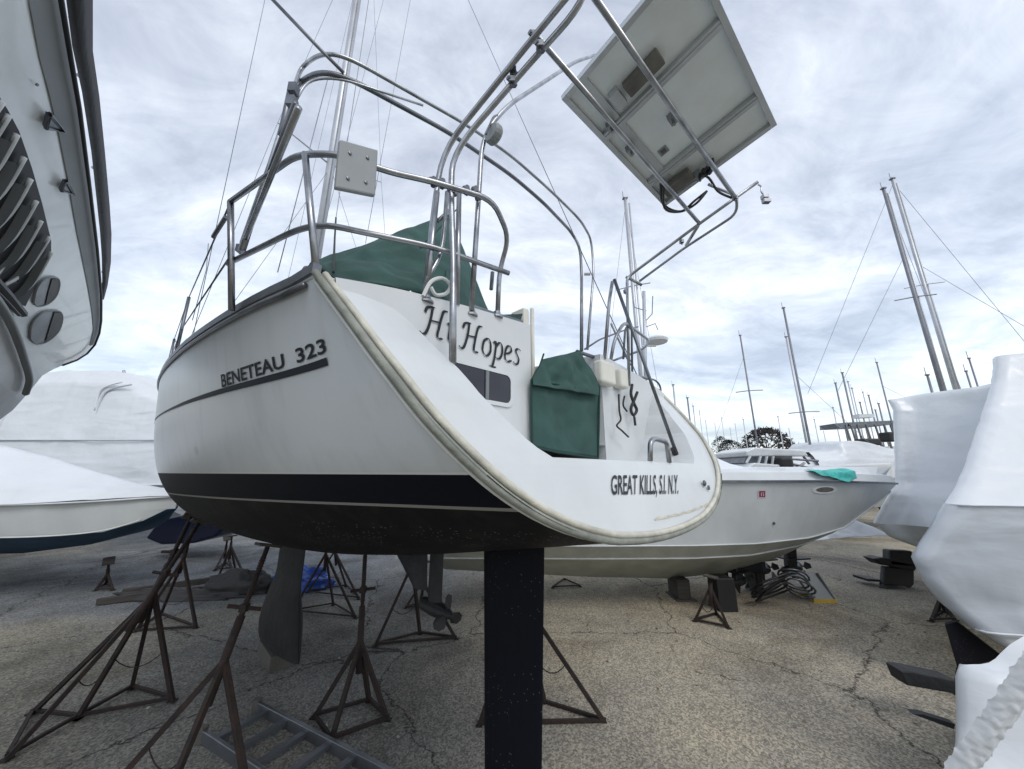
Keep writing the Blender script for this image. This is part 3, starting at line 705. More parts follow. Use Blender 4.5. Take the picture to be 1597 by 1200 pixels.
for o in (0, .03):
    cb.tube(smoothcurve([qp(.80, .12 + o, -.05), qp(.88, .05, -.14 - o), qp(1.0, .12, -.16), qp(1.05, .25, -.10 - o), qp(1.08, .36, -.06)], 6), .009, 6)
cb.tube(smoothcurve([qp(.9, .3, -.06), qp(1.0, .42, -.03), qp(1.08, .44, -.12), qp(1.16, .5, -.16)], 6), .008, 6)
for k in range(9):
    p = qp(.93 + .03 * random.random(), .42 + .1 * random.random(), -.05 - .03 * random.random()); cb.tube([p, p + ex * random.uniform(-.05, .05) + ey * random.uniform(-.05, .05) + pn * random.uniform(-.04, .04)], .017, 6)
cb.build('cable', 'black', pnl)
for a, c_ in ((.50, .47), (.93, .38), (.28, .13), (.47, .12)):
    b = MB(); b.box(qp(a, c_, -.055), (.05, .04, .05), (ex, ey, pn)); b.tube([qp(a, c_, -.03), qp(a, c_, -.11)], .008, 6); b.build('panel_clamp', 'steel', pnl)

# antenna puck / stern light hanging off the aft end
hb = MB(); p = Vector((1.688, 2.068, 4.020)); hb.tube(smoothcurve([p, p + Vector((.02, 0, -.02)), p + Vector((.015, 0, -.06)), p + Vector((.03, 0, -.09))], 5), .006, 6); hb.box(p + Vector((.03, 0, -.10)), (.035, .035, .03)); hb.box(p + Vector((.035, 0, -.135)), (.045, .03, .025))
hb.build('shackle_block', 'steel', sloop)
tube('arch_brace', [*[(1.335, 2.047, 4.000), (1.586, 2.152, 4.000)]], .009, 'steel', sloop, 0)

# round mesh-covered bundle (line reel) on the third arch tube
rl = MB(); rc = Vector((-0.084, 1.483, 3.774)); rl.lathe(rc - SV * .035, [(.01, 0), (.045, .0), (.052, .012), (.052, .035), (.045, .045), (.01, .045)], tuple(SV), 16)
rl.build('line_reel', 'board', sloop, smooth=False)
hk = MB(); hk.tube(smoothcurve([Vector(q) for q in [(-0.129, 1.438, 3.732), (-0.100, 1.467, 3.866), (-0.076, 1.491, 3.916)]], 5), .005, 6); hk.build('hook', 'steeldark', sloop)

# ---- bimini frame: two big hoops, folded struts to port
PB = [(-1.342, 1.731, 4.420)][0]
T_('bimini_hoop', [B(.63, -1.50, .97), *[(-1.188, 1.517, 4.124)], *[(-1.300, 1.687, 4.529)], *[(-1.081, 1.525, 4.400)], *[(-0.951, 1.554, 4.420)], *[(-0.319, 2.024, 4.480)], *[(-0.007, 2.277, 4.480)], *[(0.317, 2.555, 4.420)], *[(0.629, 2.852, 4.360)], *[(0.817, 3.243, 4.440)], *[(0.823, 3.237, 4.082)], *[(0.630, 2.847, 3.100)]], .0115, bend=.14)
T_('bimini_hoop', [*[(-1.262, 1.591, 4.176)], *[(-1.261, 1.648, 4.358)], *[(-1.099, 1.565, 4.320)], *[(-0.966, 1.607, 4.340)], *[(-0.440, 2.013, 4.400)], *[(-0.008, 2.400, 4.420)], *[(0.266, 2.610, 4.340)], *[(0.611, 3.253, 4.539)], *[(0.704, 3.258, 4.353)], *[(0.702, 3.260, 4.023)], *[(0.551, 2.699, 3.037)]], .0145, 'steeldark', bend=.14)
T_('bimini_hoop', [*[(-1.198, 1.556, 4.084)], *[(-1.166, 1.577, 4.280)], *[(-0.998, 1.599, 4.320)], *[(-0.561, 1.784, 4.350)]], .007, 'steel', bend=.1)
T_('bimini_strut', [*[(-1.689, 1.968, 3.433), (-0.885, 1.153, 3.570)]], .012, 'steeldark', bend=0)
T_('bimini_strut', [*[(-1.202, 1.417, 3.125), (-0.632, 0.839, 3.151)]], .010, bend=0)
T_('bimini_strut', [*[(-1.826, 2.135, 3.606), (-1.176, 1.476, 3.753), (-1.143, 1.443, 4.047)]], .017, 'steeldark', bend=.1)
T_('bimini_strap', [*[(-1.824, 2.133, 3.531), (-1.109, 1.408, 3.716)]], .013, 'blackcloth', bend=0)
T_('bimini_strut', [*[(-0.976, 1.593, 4.350)], *[(-1.088, 1.512, 4.420)], *[(-1.315, 1.380, 4.600)]], .0095, 'steeldark', bend=.05)
for q, sz in [(q, (.035, .035, .05)) for q in [(-1.026, 1.309, 3.847), (-1.015, 1.299, 3.756), (-1.810, 2.105, 3.546)]] + [(q, (.06, .02, .02)) for q in [(0.758, 3.246, 4.037)]]:
    cl = MB(); cl.box(q, sz); cl.build('bimini_hinge', 'steeldark', sloop)

# ---- mast, boom, standing rigging
mst = MB(); mb_, mt_ = B(5.95, 0, 1.3), B(5.45, 0, 13.5)
mst.tube([mb_, mt_], .085, 12); mo = mst.build('mast', 'alu', sloop, smooth=True)
trk = MB(); trk.beam(mb_ - HV * .09, mt_ - HV * .09, .02); trk.build('mast_track', 'steeldark', mo)
sprd = MB()
for side in (-1, 1): sprd.tube([B(5.8, 0, 6.2), B(5.6, side * 1.0, 6.3)], .02, 6, r2=.012)
sprd.build('spreader', 'alu', mo)
bm_o = MB(); bm_o.tube([B(5.8, 0, 2.1), B(2.3, 0, 2.0)], .055, 10); bo = bm_o.build('boom', 'alu', sloop, smooth=True)
for pts in ([B(5.2, -1.62, 1.0), B(5.6, -1.0, 6.3), mt_], [B(5.2, 1.62, 1.0), B(5.6, 1.0, 6.3), mt_], [B(4.7, -1.6, .98), B(5.75, 0, 6.1)], [B(4.7, 1.6, .98), B(5.75, 0, 6.1)], [B(9.2, 0, 1.25), B(5.5, 0, 12.6)],
            [*[(1.034, 2.792, 2.783)], *[(-0.599, 3.512, 8.363), (-2.271, 5.207, 14.587)]], [*[(-4.010, 4.240, 3.802), (-4.042, 4.209, 9.606), (-4.054, 4.197, 10.183)]], [B(5.0, -.4, 1.2), *[(-3.119, 6.243, 13.235)]]):
    T_('stay', pts, .0042, 'wire', bend=0)
for px in (((520, 408), (552, 215)), ((432, 420), (500, 190)), ((560, 410), (612, 0)), ((612, 372), (645, 0))):
    pass
T_('halyard', [*[(-2.851, 5.102, 5.372), (-2.885, 5.068, 6.153), (-2.845, 5.109, 11.211)]], .006, 'wire', bend=0)
T_('halyard', [*[(-3.471, 4.771, 4.978), (-3.295, 4.945, 8.994)]], .007, 'wire', bend=0)
T_('topping_lift', [*[(-2.701, 5.812, 6.199), (-2.409, 6.100, 12.980)]], .005, 'wire', bend=0)
T_('topping_lift', [*[(-4.314, 4.502, 4.092), (-4.297, 4.519, 4.877), (-4.325, 4.491, 5.268)]], .005, 'wire', bend=0)

# ---- deck hardware by the coaming: cleats, rope tail, folding padeye
for q in [(-0.741, 1.074, 2.748)]:
    b = MB(); q = Vector(q); q = B(.14, -1.36, .70); b.tube([q - HV * .06, q + HV * .06], .009, 6); b.tube([q - HV * .02 - UZ * .03, q - HV * .02], .008, 6); b.tube([q + HV * .02 - UZ * .03, q + HV * .02], .008, 6); b.build('cleat', 'steeldark', sloop)
for tq in (.40, 1.3):
    b = MB(); q = B(tq, -hx(tq, 0) + .03, slerp(SH, tq) + .045); b.tube([q - HV * .05, q + HV * .05], .009, 6); b.box(q - UZ * .02, (.03, .03, .04)); b.build('cleat', 'steel', sloop)
b = MB(); b.tube(smoothcurve([Vector(q) for q in [(-0.354, 1.308, 2.783), (-0.332, 1.329, 2.858), (-0.294, 1.367, 2.897), (-0.265, 1.395, 2.880), (-0.278, 1.383, 2.835), (-0.313, 1.348, 2.810), (-0.331, 1.330, 2.835)]], 5), .008, 6); b.build('rope_coil', 'ropewhite', sloop)
for q in [(-0.348, 1.335, 2.786), (-0.184, 1.497, 2.803), (-0.073, 1.606, 2.844)]:
    b = MB(); q = Vector(q); b.lathe(q - UZ * .02, [(.03, 0), (.03, .008), (.018, .02), (.018, .03)], (0, 0, 1), 10); b.build('post_base', 'steel', sloop)
b = MB(); b.tube([Vector(q) for q in [(-0.095, 1.570, 3.047), (-0.100, 1.565, 2.952)]], .010, 6); b.build('rail_gate_hook', 'steeldark', sloop)
# track / genoa rail of black line along the coaming top
b = MB(); b.tube([B(-.03, -.72, .735), B(-.03, -.55, .745), B(-.03, -.38, .76)], .012, 6); b.tube([B(.02, -.74, .735), B(.02, -.36, .77)], .009, 6); b.build('coaming_track', 'steeldark', sloop)

# ---- seat end post standing by the walk-through
b = MB(); b.box(B(.06, -.30, .66), (.045, .10, .44), (SV, HV, UZ)); b.box(B(.0, -.265, .66), (.02, .02, .46), (SV, HV, UZ)); bevel(b.build('helm_seat_end', 'creamlight', sloop), .008)

# ---- stern shower / swim ladder handles on the platform
T_('grab_handle', [*[(0.671, 1.781, 2.154)], *[(0.682, 1.788, 2.244), (0.716, 1.822, 2.266), (0.824, 1.929, 2.256), (0.828, 1.933, 2.149)]], .013, 'steel', bend=.03)
# swim ladder and whisker pole struts at the starboard side
T_('boarding_strut', [*[(1.090, 2.387, 2.161)], *[(0.718, 2.274, 3.417)]], .012, 'steeldark', bend=0)
b = MB(); b.tube([Vector(q) for q in [(1.033, 2.331, 2.248), (1.088, 2.386, 2.153)]], .02, 8); b.build('strut_grip', 'black', sloop)
T_('boarding_strut', [*[(0.613, 2.269, 2.830)], *[(0.676, 2.288, 3.257), (0.722, 2.334, 3.431)]], .012, 'steel', bend=.05)
T_('boarding_frame', [*[(0.828, 2.551, 2.921), (0.875, 2.597, 3.169), (0.919, 2.640, 3.236), (0.952, 2.673, 3.200), (0.912, 2.633, 2.794)]], .009, 'steeldark', bend=.02)
T_('boarding_frame', [*[(0.726, 2.450, 3.159), (0.902, 2.623, 2.893)]], .008, 'steel', bend=.02)
T_('boarding_frame', [*[(0.546, 2.553, 2.997), (0.700, 2.706, 3.132), (1.017, 3.018, 3.343), (1.204, 3.203, 3.451)]], .007, 'steeldark', bend=.05)
T_('boarding_frame', [*[(0.907, 2.629, 2.818), (1.101, 2.820, 2.844)]], .010, 'steel', bend=.02)
b = MB(); b.tube(smoothcurve([Vector(q) for q in [(1.018, 2.738, 2.811), (1.169, 2.887, 2.850), (1.253, 2.970, 2.827), (1.260, 2.977, 2.761), (1.149, 2.867, 2.715), (1.017, 2.737, 2.687)]], 4), .008, 6); b.build('engine_bracket', 'steeldark', sloop)
b = MB(); b.box(Vector((1.008, 2.700, 2.679)), (.10, .03, .022), (SV, HV, UZ)); b.build('bracket_pad', 'black', sloop)
# cushioned seat boxes hung on the starboard coaming
for q, sz in (((0.587, 2.194, 2.708), (.17, .07, .15)), ((0.730, 2.335, 2.707), (.10, .07, .13))):
    b = MB(); b.box(q, sz, (SV, HV, UZ)); bevel(b.build('seat_cushion', 'creamlight', sloop), .02, 3)
b = MB(); b.tube([B(.0, .15, .735), B(.0, .40, .745), B(.0, .68, .70)], .013, 6); b.build('coaming_track', 'steeldark', sloop)
b = MB(); q = Vector((0.857, 2.298, 2.728))
# coils of dark line hanging at the starboard side
def rope(pts, r=.007, lab=None, m='rope'):
    b = MB(); b.tube(smoothcurve([Vector(p) for p in pts], 5), r, 6); o = b.build('rope', m, None, origin=tuple(pts[0]), smooth=True); tag(o, lab, 'rope', 'lines hanging over the yacht stern'); return o
rope([(0.686, 2.256, 2.588), (0.681, 2.252, 2.483), (0.687, 2.257, 2.423), (0.649, 2.220, 2.381), (0.691, 2.261, 2.354), (0.746, 2.315, 2.320)], .006, 'thin dark line trailing with a loose curl below the cream cushions')
rope([(0.739, 2.308, 2.587), (0.720, 2.290, 2.523), (0.752, 2.322, 2.487)], .006, 'shortest dark line end hanging beside the cream cushions')
rope([*[(0.832, 2.414, 2.691), (0.811, 2.393, 2.618), (0.836, 2.418, 2.556), (0.857, 2.439, 2.515), (0.820, 2.402, 2.474), (0.799, 2.382, 2.514), (0.847, 2.429, 2.594), (0.880, 2.462, 2.647)]], .010, 'thick coiled black line bunched below the black bracket pad')
rope([(0.818, 2.386, 2.463), (0.823, 2.392, 2.403)], .008, 'tail of black line dangling under the thick coil')

# ------------------------------------------------------------------ green canvas
def cloth(name, outline_rows, m, label, cat, amp=.012, freq=7, origin=None, parent=None):
    """outline_rows: rows of points (any number); resampled and ruffled, then given thickness"""
    nr, nc = 26, 32
    R = [];
    for r in outline_rows:
        r = [Vector(p) for p in r]; r = r if len(r) > 1 else r * 2
        L = [0]
        for a, c_ in zip(r, r[1:]): L.append(L[-1] + (c_ - a).length)
        row = []
        for k in range(nc):
            s = L[-1] * k / (nc - 1); i = 0
            while i < len(L) - 2 and s > L[i + 1]: i += 1
            f = (s - L[i]) / max(L[i + 1] - L[i], 1e-6); row.append(r[i].lerp(r[i + 1], min(f, 1)))
        R.append(row)
    rows = []
    for k in range(nr):
        s = (len(R) - 1) * k / (nr - 1); i = min(int(s), len(R) - 2); f = s - i
        rows.append([R[i][j].lerp(R[i + 1][j], f) for j in range(nc)])
    nrm = (rows[0][-1] - rows[-1][0]).cross(rows[0][0] - rows[-1][-1]).normalized()
    for i, r in enumerate(rows):
        for j, p in enumerate(r):
            r[j] = p + nrm * amp * min(1, .25 + 3.0 * min(i, nr - 1 - i, j, nc - 1 - j) / nr) * (noise.noise(p * freq) + .5 * noise.noise(p * freq * 2.3))
    b = MB(); b.grid(rows); o = b.build(name, m, parent, origin=origin, smooth=True)
    md = o.modifiers.new('thickness', 'SOLIDIFY'); md.thickness = .004; md.offset = 0
    if parent is None: tag(o, label, cat, 'green canvas on the yacht')
    return o
dc = thing('canvas_door_cover', 'square dark green canvas screen closing the walk-through of the yacht stern', 'canvas cover', tuple(B(-.06, 0, .1)), 'green canvas on the yacht')
cloth('canvas_panel', [[(0.094, 1.721, 2.547), (0.122, 1.749, 2.605), (0.173, 1.800, 2.675), (0.234, 1.860, 2.680), (0.383, 2.006, 2.789), (0.483, 2.105, 2.716), (0.543, 2.164, 2.621)], [(0.095, 1.730, 2.394), (0.529, 2.157, 2.408)], [(0.096, 1.723, 2.218), (0.234, 1.859, 2.198), (0.499, 2.121, 2.179)]], 'green', None, None, .014, 9, parent=dc)
cloth('canvas_flap', [[(0.165, 1.777, 2.672), (0.403, 2.012, 2.795)], [(0.105, 1.697, 2.547), (0.205, 1.796, 2.608), (0.526, 2.112, 2.609)], [(0.104, 1.689, 2.513), (0.519, 2.098, 2.546)]], 'green', None, None, .03, 8, parent=dc)
b = MB()
ed = [Vector(q) for q in [(0.096, 1.714, 2.545), (0.094, 1.712, 2.391), (0.095, 1.713, 2.217), (0.232, 1.848, 2.198), (0.496, 2.109, 2.179), (0.517, 2.128, 2.385), (0.539, 2.151, 2.618)]]
b.tube(ed, .006, 6); b.tube(smoothcurve([Vector(q) for q in [(0.097, 1.717, 2.546), (0.135, 1.755, 2.613), (0.166, 1.785, 2.702)]], 4), .005, 6)
b.tube(smoothcurve([Vector(q) for q in [(0.096, 1.702, 2.536), (0.243, 1.847, 2.552), (0.532, 2.133, 2.574)]], 4), .005, 6)
b.tube([Vector(q) for q in [(0.173, 1.792, 2.669), (0.250, 1.869, 2.708), (0.415, 2.031, 2.805)]], .006, 6)
b.build('canvas_piping', 'greenedge', dc)
# main cockpit tent: a peaked canvas pulled over the boom end and tied down to the coaming
tp = thing('cockpit_tent', 'large peaked dark green canvas tent pulled over the cockpit behind the railing', 'canvas cover', tuple(B(1.2, -.3, .8)), 'green canvas on the yacht')
pk = Vector((-0.515, 2.490, 4.116)); tipf = Vector((-1.165, 1.849, 3.273))
p1 = [tipf, *[Vector(q) for q in [(-0.913, 1.887, 3.409), (-0.808, 1.991, 3.551), (-0.688, 2.109, 3.711)]], Vector((-0.553, 2.453, 4.074))]
p2 = [Vector(q) for q in [(-0.914, 1.535, 3.043), (-0.836, 1.612, 3.127), (-0.698, 1.748, 3.245), (-0.533, 1.911, 3.360), (-0.388, 2.054, 3.478)]]
p3 = [Vector(q) for q in [(-0.714, 1.311, 2.871), (-0.649, 1.375, 2.896), (-0.544, 1.479, 2.924), (-0.406, 1.615, 2.944), (-0.221, 1.797, 2.940)]]
cloth('canvas_side', [p1, p2, p3], 'green', None, None, .05, 6, parent=tp)
cloth('canvas_end', [[Vector((-0.553, 2.453, 4.074)), Vector((-0.507, 2.498, 4.134))], [Vector((-0.404, 2.038, 3.444)), Vector((-0.343, 2.379, 3.669))], [Vector((-0.353, 1.667, 2.943)), Vector((-0.148, 2.220, 3.120))]], 'green', None, None, .02, 5, parent=tp)
cloth('canvas_far_side', [[pk, B(2.8, .2, 1.6)], [B(.95, -.05, 1.1), B(2.8, .6, 1.2)], [B(.75, -.12, .80), B(2.8, .8, .9)]], 'green', None, None, .03, 4, parent=tp)
cloth('canvas_roof', [[tipf, B(2.8, -1.0, 1.25)], [Vector((-0.868, 2.142, 3.651)), B(2.8, -.6, 1.5)], [Vector((-0.552, 2.454, 4.062)), B(2.8, .2, 1.6)]], 'green', None, None, .03, 4, parent=tp)
for pts in ([(-0.447, 2.164, 3.841), (-0.550, 2.063, 3.593), (-0.633, 1.981, 3.406), (-0.676, 1.938, 3.205)],):
    b = MB(); b.tube(smoothcurve([Vector(q) - HV * .10 for q in pts], 5), .004, 5); b.build('canvas_seam', 'greenedge', tp)
b = MB(); b.lathe(pk + UZ * .0, [(.02, -.03), (.035, -.01), (.03, .03), (.01, .05)], (0, 0, 1), 10); b.build('tent_peak_cap', 'greenedge', tp)
b = MB(); b.tube([Vector((-1.247, 2.190, 3.852)), Vector((-1.138, 2.016, 3.559)), Vector((-0.773, 1.394, 2.941))], .006, 6); b.build('tie_line', 'rope', tp)
cloth('canvas_scrap', [[(-0.066, 1.669, 2.866), (0.057, 1.790, 2.930)], [(-0.043, 1.663, 2.843), (0.045, 1.751, 2.875)], [(0.005, 1.711, 2.843), (0.066, 1.771, 2.840)]], 'greenedge', 'small crumpled dark green canvas lying on the coaming beside the cream post', 'canvas cover', .012, 20, origin=tuple(B(0, -.45, .75)))

# ------------------------------------------------------------------ jack stands
def stand(label, feet, apex, top, pair=True, handle=None, pad=True, r=.017, group='boat stands holding up the hulls', plumb=None):
    feet = [Vector(f) for f in feet]; apex = Vector(apex); top = Vector(top); c0 = sum(feet, Vector()) / len(feet)
    s = thing('boat_stand', label, 'boat stand', tuple(c0), group)
    for f in feet:
        b = MB(); b.beam(apex, f, r * 2.0, r * 2.0); b.box(f + Vector((0, 0, .006)), (.06, .06, .012)); b.build('leg', 'rust', s)
    n = len(feet)
    for i in range(n):
        b = MB(); b.beam(feet[i] + Vector((0, 0, .03)), feet[(i + 1) % n] + Vector((0, 0, .03)), r * 1.5); b.build('base_bar', 'rust', s)
    d = (top - apex).normalized()
    b = MB(); b.tube([apex - d * .25, apex + d * (top - apex).length * .35], r * 1.7, 8); b.build('sleeve', 'rust', s, smooth=True)
    b = MB(); b.tube([apex, top], r * 1.05, 8); Ls = (top - apex).length
    for k in range(int(min(26, Ls * .5 / .018))):
        q = apex.lerp(top, .40) + d * (k * .018); b.tube([q, q + d * .008], r * 1.3, 8)
    b.build('screw_post', 'rust', s, smooth=True)
    if n == 3 and group:
        b = MB(); pp_ = [feet[0].lerp(apex, .45).lerp(feet[1].lerp(apex, .45), k / 8) - UZ * (.10 * 4 * (k / 8) * (1 - k / 8)) for k in range(9)]; b.tube(pp_, .0045, 5); b.build('safety_chain', 'rust', s)
    if handle:
        hp = apex.lerp(top, handle); hd = d.cross(Vector((.3, -1, .2))).normalized()
        b = MB(); b.tube([hp - hd * .11, hp + hd * .11], r * .9, 6); b.box(hp, (.05, .05, .05)); b.build('handle', 'rust', s)
    if pad:
        b = MB(); q = d.orthogonal().normalized(); b.box(top - UZ * .012, (.16, .16, .02), (q, d.cross(q), d)); b.build('pad', 'wood', s)
    return s
stand('tall stand leaning to the hull at far left with the longest spread legs', [(-3.801, 3.290, 0.000), (-3.810, 3.751, 0.000), (-4.298, 3.820, 0.000)] , (-3.406, 3.750, 0.938), HB(4.0, -1.15), handle=.3)
stand('stand with one upright front leg under the port bow quarter', [(-3.810, 3.751, 0.000), (-3.207, 4.005, 0.000), (-3.796, 4.201, 0.000)], (-3.551, 3.950, 0.939), HB(4.35, -1.20), handle=.5)
stand('nearest stand at the bottom edge beside the aluminium ladder, cut off by the picture', [(-2.653, 2.768, 0.000), (-2.091, 2.616, 0.000), (-1.577, 2.768, 0.000)], (-2.013, 2.900, 0.823), HB(2.30, -.86), handle=.42)
stand('squat stand with a crossbar handle standing left of the black rudder', [(-1.742, 3.760, 0.000), (-1.451, 3.474, 0.000), (-1.078, 3.726, 0.000), (-1.340, 3.986, 0.000)], (-1.384, 3.740, 0.605), HB(2.42, -.02), handle=.52)
stand('stand half hidden behind the black rudder with one leg to the right', [(0.806, 3.685, 0.000), (0.307, 3.947, 0.000), (-0.280, 3.653, 0.000)], (0.080, 3.700, 0.985), HB(1.36, .99), handle=.4)
stand('slim stand behind the propeller leg', [(-1.703, 5.113, 0.000), (-1.226, 5.440, 0.000), (-0.717, 5.289, 0.000)], (-1.324, 5.200, 0.917), HB(3.46, 1.0), handle=.5)
stand('stand left of the keel with its post reaching the white hull behind', [(-5.089, 5.499, 0.000), (-4.364, 5.622, 0.000), (-5.318, 6.103, 0.000)], (-4.884, 5.800, 0.850), (-4.671, 5.600, 1.290), pad=False)
stand('open legged stand in front of the blue tarpaulin, right of the keel', [(-3.407, 6.231, 0.000), (-2.909, 6.535, 0.000), (-2.309, 5.980, 0.000)], (-2.921, 6.100, 0.860), HB(5.4, .62), r=.013)
stand('stand behind the blue tarpaulin among thin legs', [(-3.663, 7.143, 0.000), (-3.140, 7.516, 0.000), (-2.604, 6.809, 0.000)], (-3.287, 7.200, 0.680), (-3.334, 7.200, 0.879), r=.013, pad=False)
stand('brown tripod stand under the grey motorboat beside its dark keel block', [(2.640, 5.863, 0.000), (3.097, 6.103, 0.000), (2.999, 5.622, 0.000)], (2.851, 5.700, 0.507), (2.870, 5.700, 0.650), r=.016)
stand('low wide stand seen between rudder and grey motorboat', [(0.758, 7.400, 0.000), (1.049, 7.933, 0.000), (1.286, 7.477, 0.000)], (1.191, 9.000, -0.243), (1.195, 9.000, -0.123), r=.014)
stand('dark stand tucked under the large shrink wrapped boat at right', [(6.064, 5.863, 0.000), (6.472, 5.909, 0.000), (6.699, 6.231, 0.000)], (6.639, 6.200, 0.197), (6.741, 6.200, 0.413), r=.016)
stand('small lone stand on the gravel under the blue bottomed boat', [(-7.602, 7.251, 0.000), (-7.314, 7.288, 0.000), (-7.826, 7.636, 0.000)], (-7.598, 7.400, 0.250), (-7.430, 7.200, 0.527), r=.016)
stand('stand in the distance left of the keel, left one of a close pair', [(-6.549, 8.660, 0.000), (-6.250, 8.768, 0.000), (-6.750, 9.230, 0.000)], (-6.787, 9.200, 0.314), (-6.647, 9.000, 0.630), r=.016)
stand('stand in the distance left of the keel, right one of a close pair', [(-6.008, 8.068, 0.000), (-5.966, 8.503, 0.000), (-5.334, 7.933, 0.000)], (-5.809, 8.000, 0.620), (-5.822, 8.000, 0.830), r=.014)
stand('stand in the distance behind the propeller leg', [(-1.698, 6.393, 0.000), (-1.499, 6.535, 0.000), (-1.197, 6.338, 0.000)], (-1.528, 6.800, 0.300), (-1.523, 6.800, 0.604), r=.012)

# keel blocks
b = MB(); kp = B(4.1, -.2, -EYE + .02); b.box(kp + UZ * .05, (.30, .6, .15), (SV, HV, UZ)); bevel(b.build('keel_block', 'concreteblock', None, origin=tuple(kp)), .006)
tag(bpy.context.scene.objects['keel_block'], 'flat timber block under the grey keel of the yacht', 'keel block')

# ------------------------------------------------------------------ aluminium ladder on the ground
ld = thing('ladder', 'aluminium ladder lying flat on the ground at the bottom edge', 'ladder', (-1.798, 3.327, 0.000))
a0 = Vector((-2.274, 3.820, 0.000)); a1 = Vector((-1.140, 3.223, 0.000)); b0 = Vector((-2.553, 3.503, 0.000)); b1 = Vector((-2.009, 3.229, 0.000))
dr_ = (a1 - a0).normalized(); perp = (b0 - a0); perp -= dr_ * perp.dot(dr_); b0 = a0 + perp
for q in (a0, b0):
    m_ = MB(); m_.beam(q + Vector((0, 0, .05)), q + dr_ * 3.2 + Vector((0, 0, .05)), .032, .085); o = m_.build('rail', 'ladder', ld); bevel(o, .005)
for k in range(11):
    q = .14 + .28 * k; m_ = MB(); m_.beam(a0 + dr_ * q + Vector((0, 0, .06)), b0 + dr_ * q + Vector((0, 0, .06)), .052, .03); m_.build('rung', 'ladder', ld)
for q in (a0, b0):
    m_ = MB(); m_.box(q - dr_ * .03 + Vector((0, 0, .055)), (.05, .06, .11)); m_.build('rubber_foot', 'concreteblock', ld)

# ------------------------------------------------------------------ timbers, dark tarp and blue tarp on the gravel
def plank(label, a, c_, wd, hd, sag=0):
    b = MB(); a = Vector(a); c_ = Vector(c_); n = 8
    pts = [a.lerp(c_, i / n) + Vector((0, 0, sag * 4 * (i / n) * (1 - i / n))) for i in range(n + 1)]
    for p, q in zip(pts, pts[1:]): b.beam(p, q, wd, hd)
    o = b.build('timber_beam', 'wood', None, origin=tuple(a)); return tag(o, label, 'timber', 'old timbers lying on the ground')
plank('long thin dark beam lying flat on the ground, nearest of the timbers', Vector((-6.773, 6.535, 0.000)) + Vector((0, 0, .05)), Vector((-4.962, 7.516, 0.000)) + Vector((0, 0, .06)), .07, .09)
plank('shorter dark beam behind the nearest one, ending at the blue tarpaulin', Vector((-6.816, 6.972, 0.000)) + Vector((0, 0, .06)), Vector((-5.128, 7.933, 0.000)) + Vector((0, 0, .12)), .08, .10)
def heap(name, m, label, cat, c_, size, seed, group=None, amp=.35):
    b = MB(); n1_, n2_ = 36, 18; rows = []
    c_ = Vector(c_)
    for i in range(n2_ + 1):
        ph = math.pi / 2 * i / n2_; row = []
        for j in range(n1_ + 1):
            th = 2 * math.pi * (j % n1_) / n1_
            d_ = Vector((math.cos(th) * math.cos(ph), math.sin(th) * math.cos(ph), math.sin(ph)))
            nn_ = 1 + amp * noise.noise(d_ * 2.2 + Vector((seed, 0, 0))) + amp * .6 * noise.noise(d_ * 6 + Vector((0, seed, 0)))
            row.append(c_ + Vector((d_.x * size[0] * nn_, d_.y * size[1] * nn_, d_.z * size[2] * nn_ - .01)))
        rows.append(row)
    b.grid(rows); o = b.build(name, m, None, origin=tuple(c_), smooth=True); return tag(o, label, cat, group)
heap('tarpaulin_heap', 'tarpaulin_' and 'tarpblue', 'crumpled bright blue tarpaulin heap on the ground behind the keel', 'tarpaulin', (-4.064, 7.477, 0.000), (.62, .4, .34), 3.1)
heap('tarpaulin_heap', 'darktarp', 'dark folded tarpaulin bundle sloping up to the blue tarpaulin', 'tarpaulin', (-4.928, 7.143, 0.000), (.62, .25, .36), 5.3, amp=.3)
heap('tarpaulin_heap', 'darktarp', 'long low dark tarpaulin lying on the timbers at left', 'tarpaulin', (-5.807, 6.873, 0.000), (1.1, .18, .15), 9.3, amp=.3)

# ------------------------------------------------------------------ generic hulls for the neighbours
def motor_hull(parent, st, o0, mats=('hullgrey', 'hullgreen'), head=0.0, name='hull', split=.0):
    """st rows: t, list of (y,z) from keel up to sheer (near side); mirrored"""
    ca, sa = math.cos(head), math.sin(head); o0 = Vector(o0)
    def P(tq, y, z): return o0 + Vector((ca * tq - sa * -y * 1.0, sa * tq - ca * y, z))
    b = MB(); fine = []
    for (t0, s0), (t1, s1) in zip(st, st[1:]):
        for k in range(4):
            f = k / 4; fine.append((t0 + (t1 - t0) * f, [(a[0] + (c_[0] - a[0]) * f, a[1] + (c_[1] - a[1]) * f) for a, c_ in zip(s0, s1)]))
    fine.append(st[-1])
    n = len(fine[0][1])
    for side in (1, -1):
        for j in range(n - 1):
            b.grid([[P(tq, s[j][0] * side, s[j][1]), P(tq, s[j + 1][0] * side, s[j + 1][1])] for tq, s in fine], mi=0 if j >= n - 2 else 1)
    s = fine[0][1]; b.add([P(fine[0][0], y, z) for y, z in s] + [P(fine[0][0], -y, z) for y, z in s[::-1]], [tuple(range(2 * n))])
    b.add([P(tq, s[-1][0], s[-1][1]) for tq, s in fine] + [P(tq, -s[-1][0], s[-1][1]) for tq, s in fine[::-1]], [tuple(range(2 * len(fine)))])
    o = b.build(name, None, parent, mats=list(mats)); return o, P

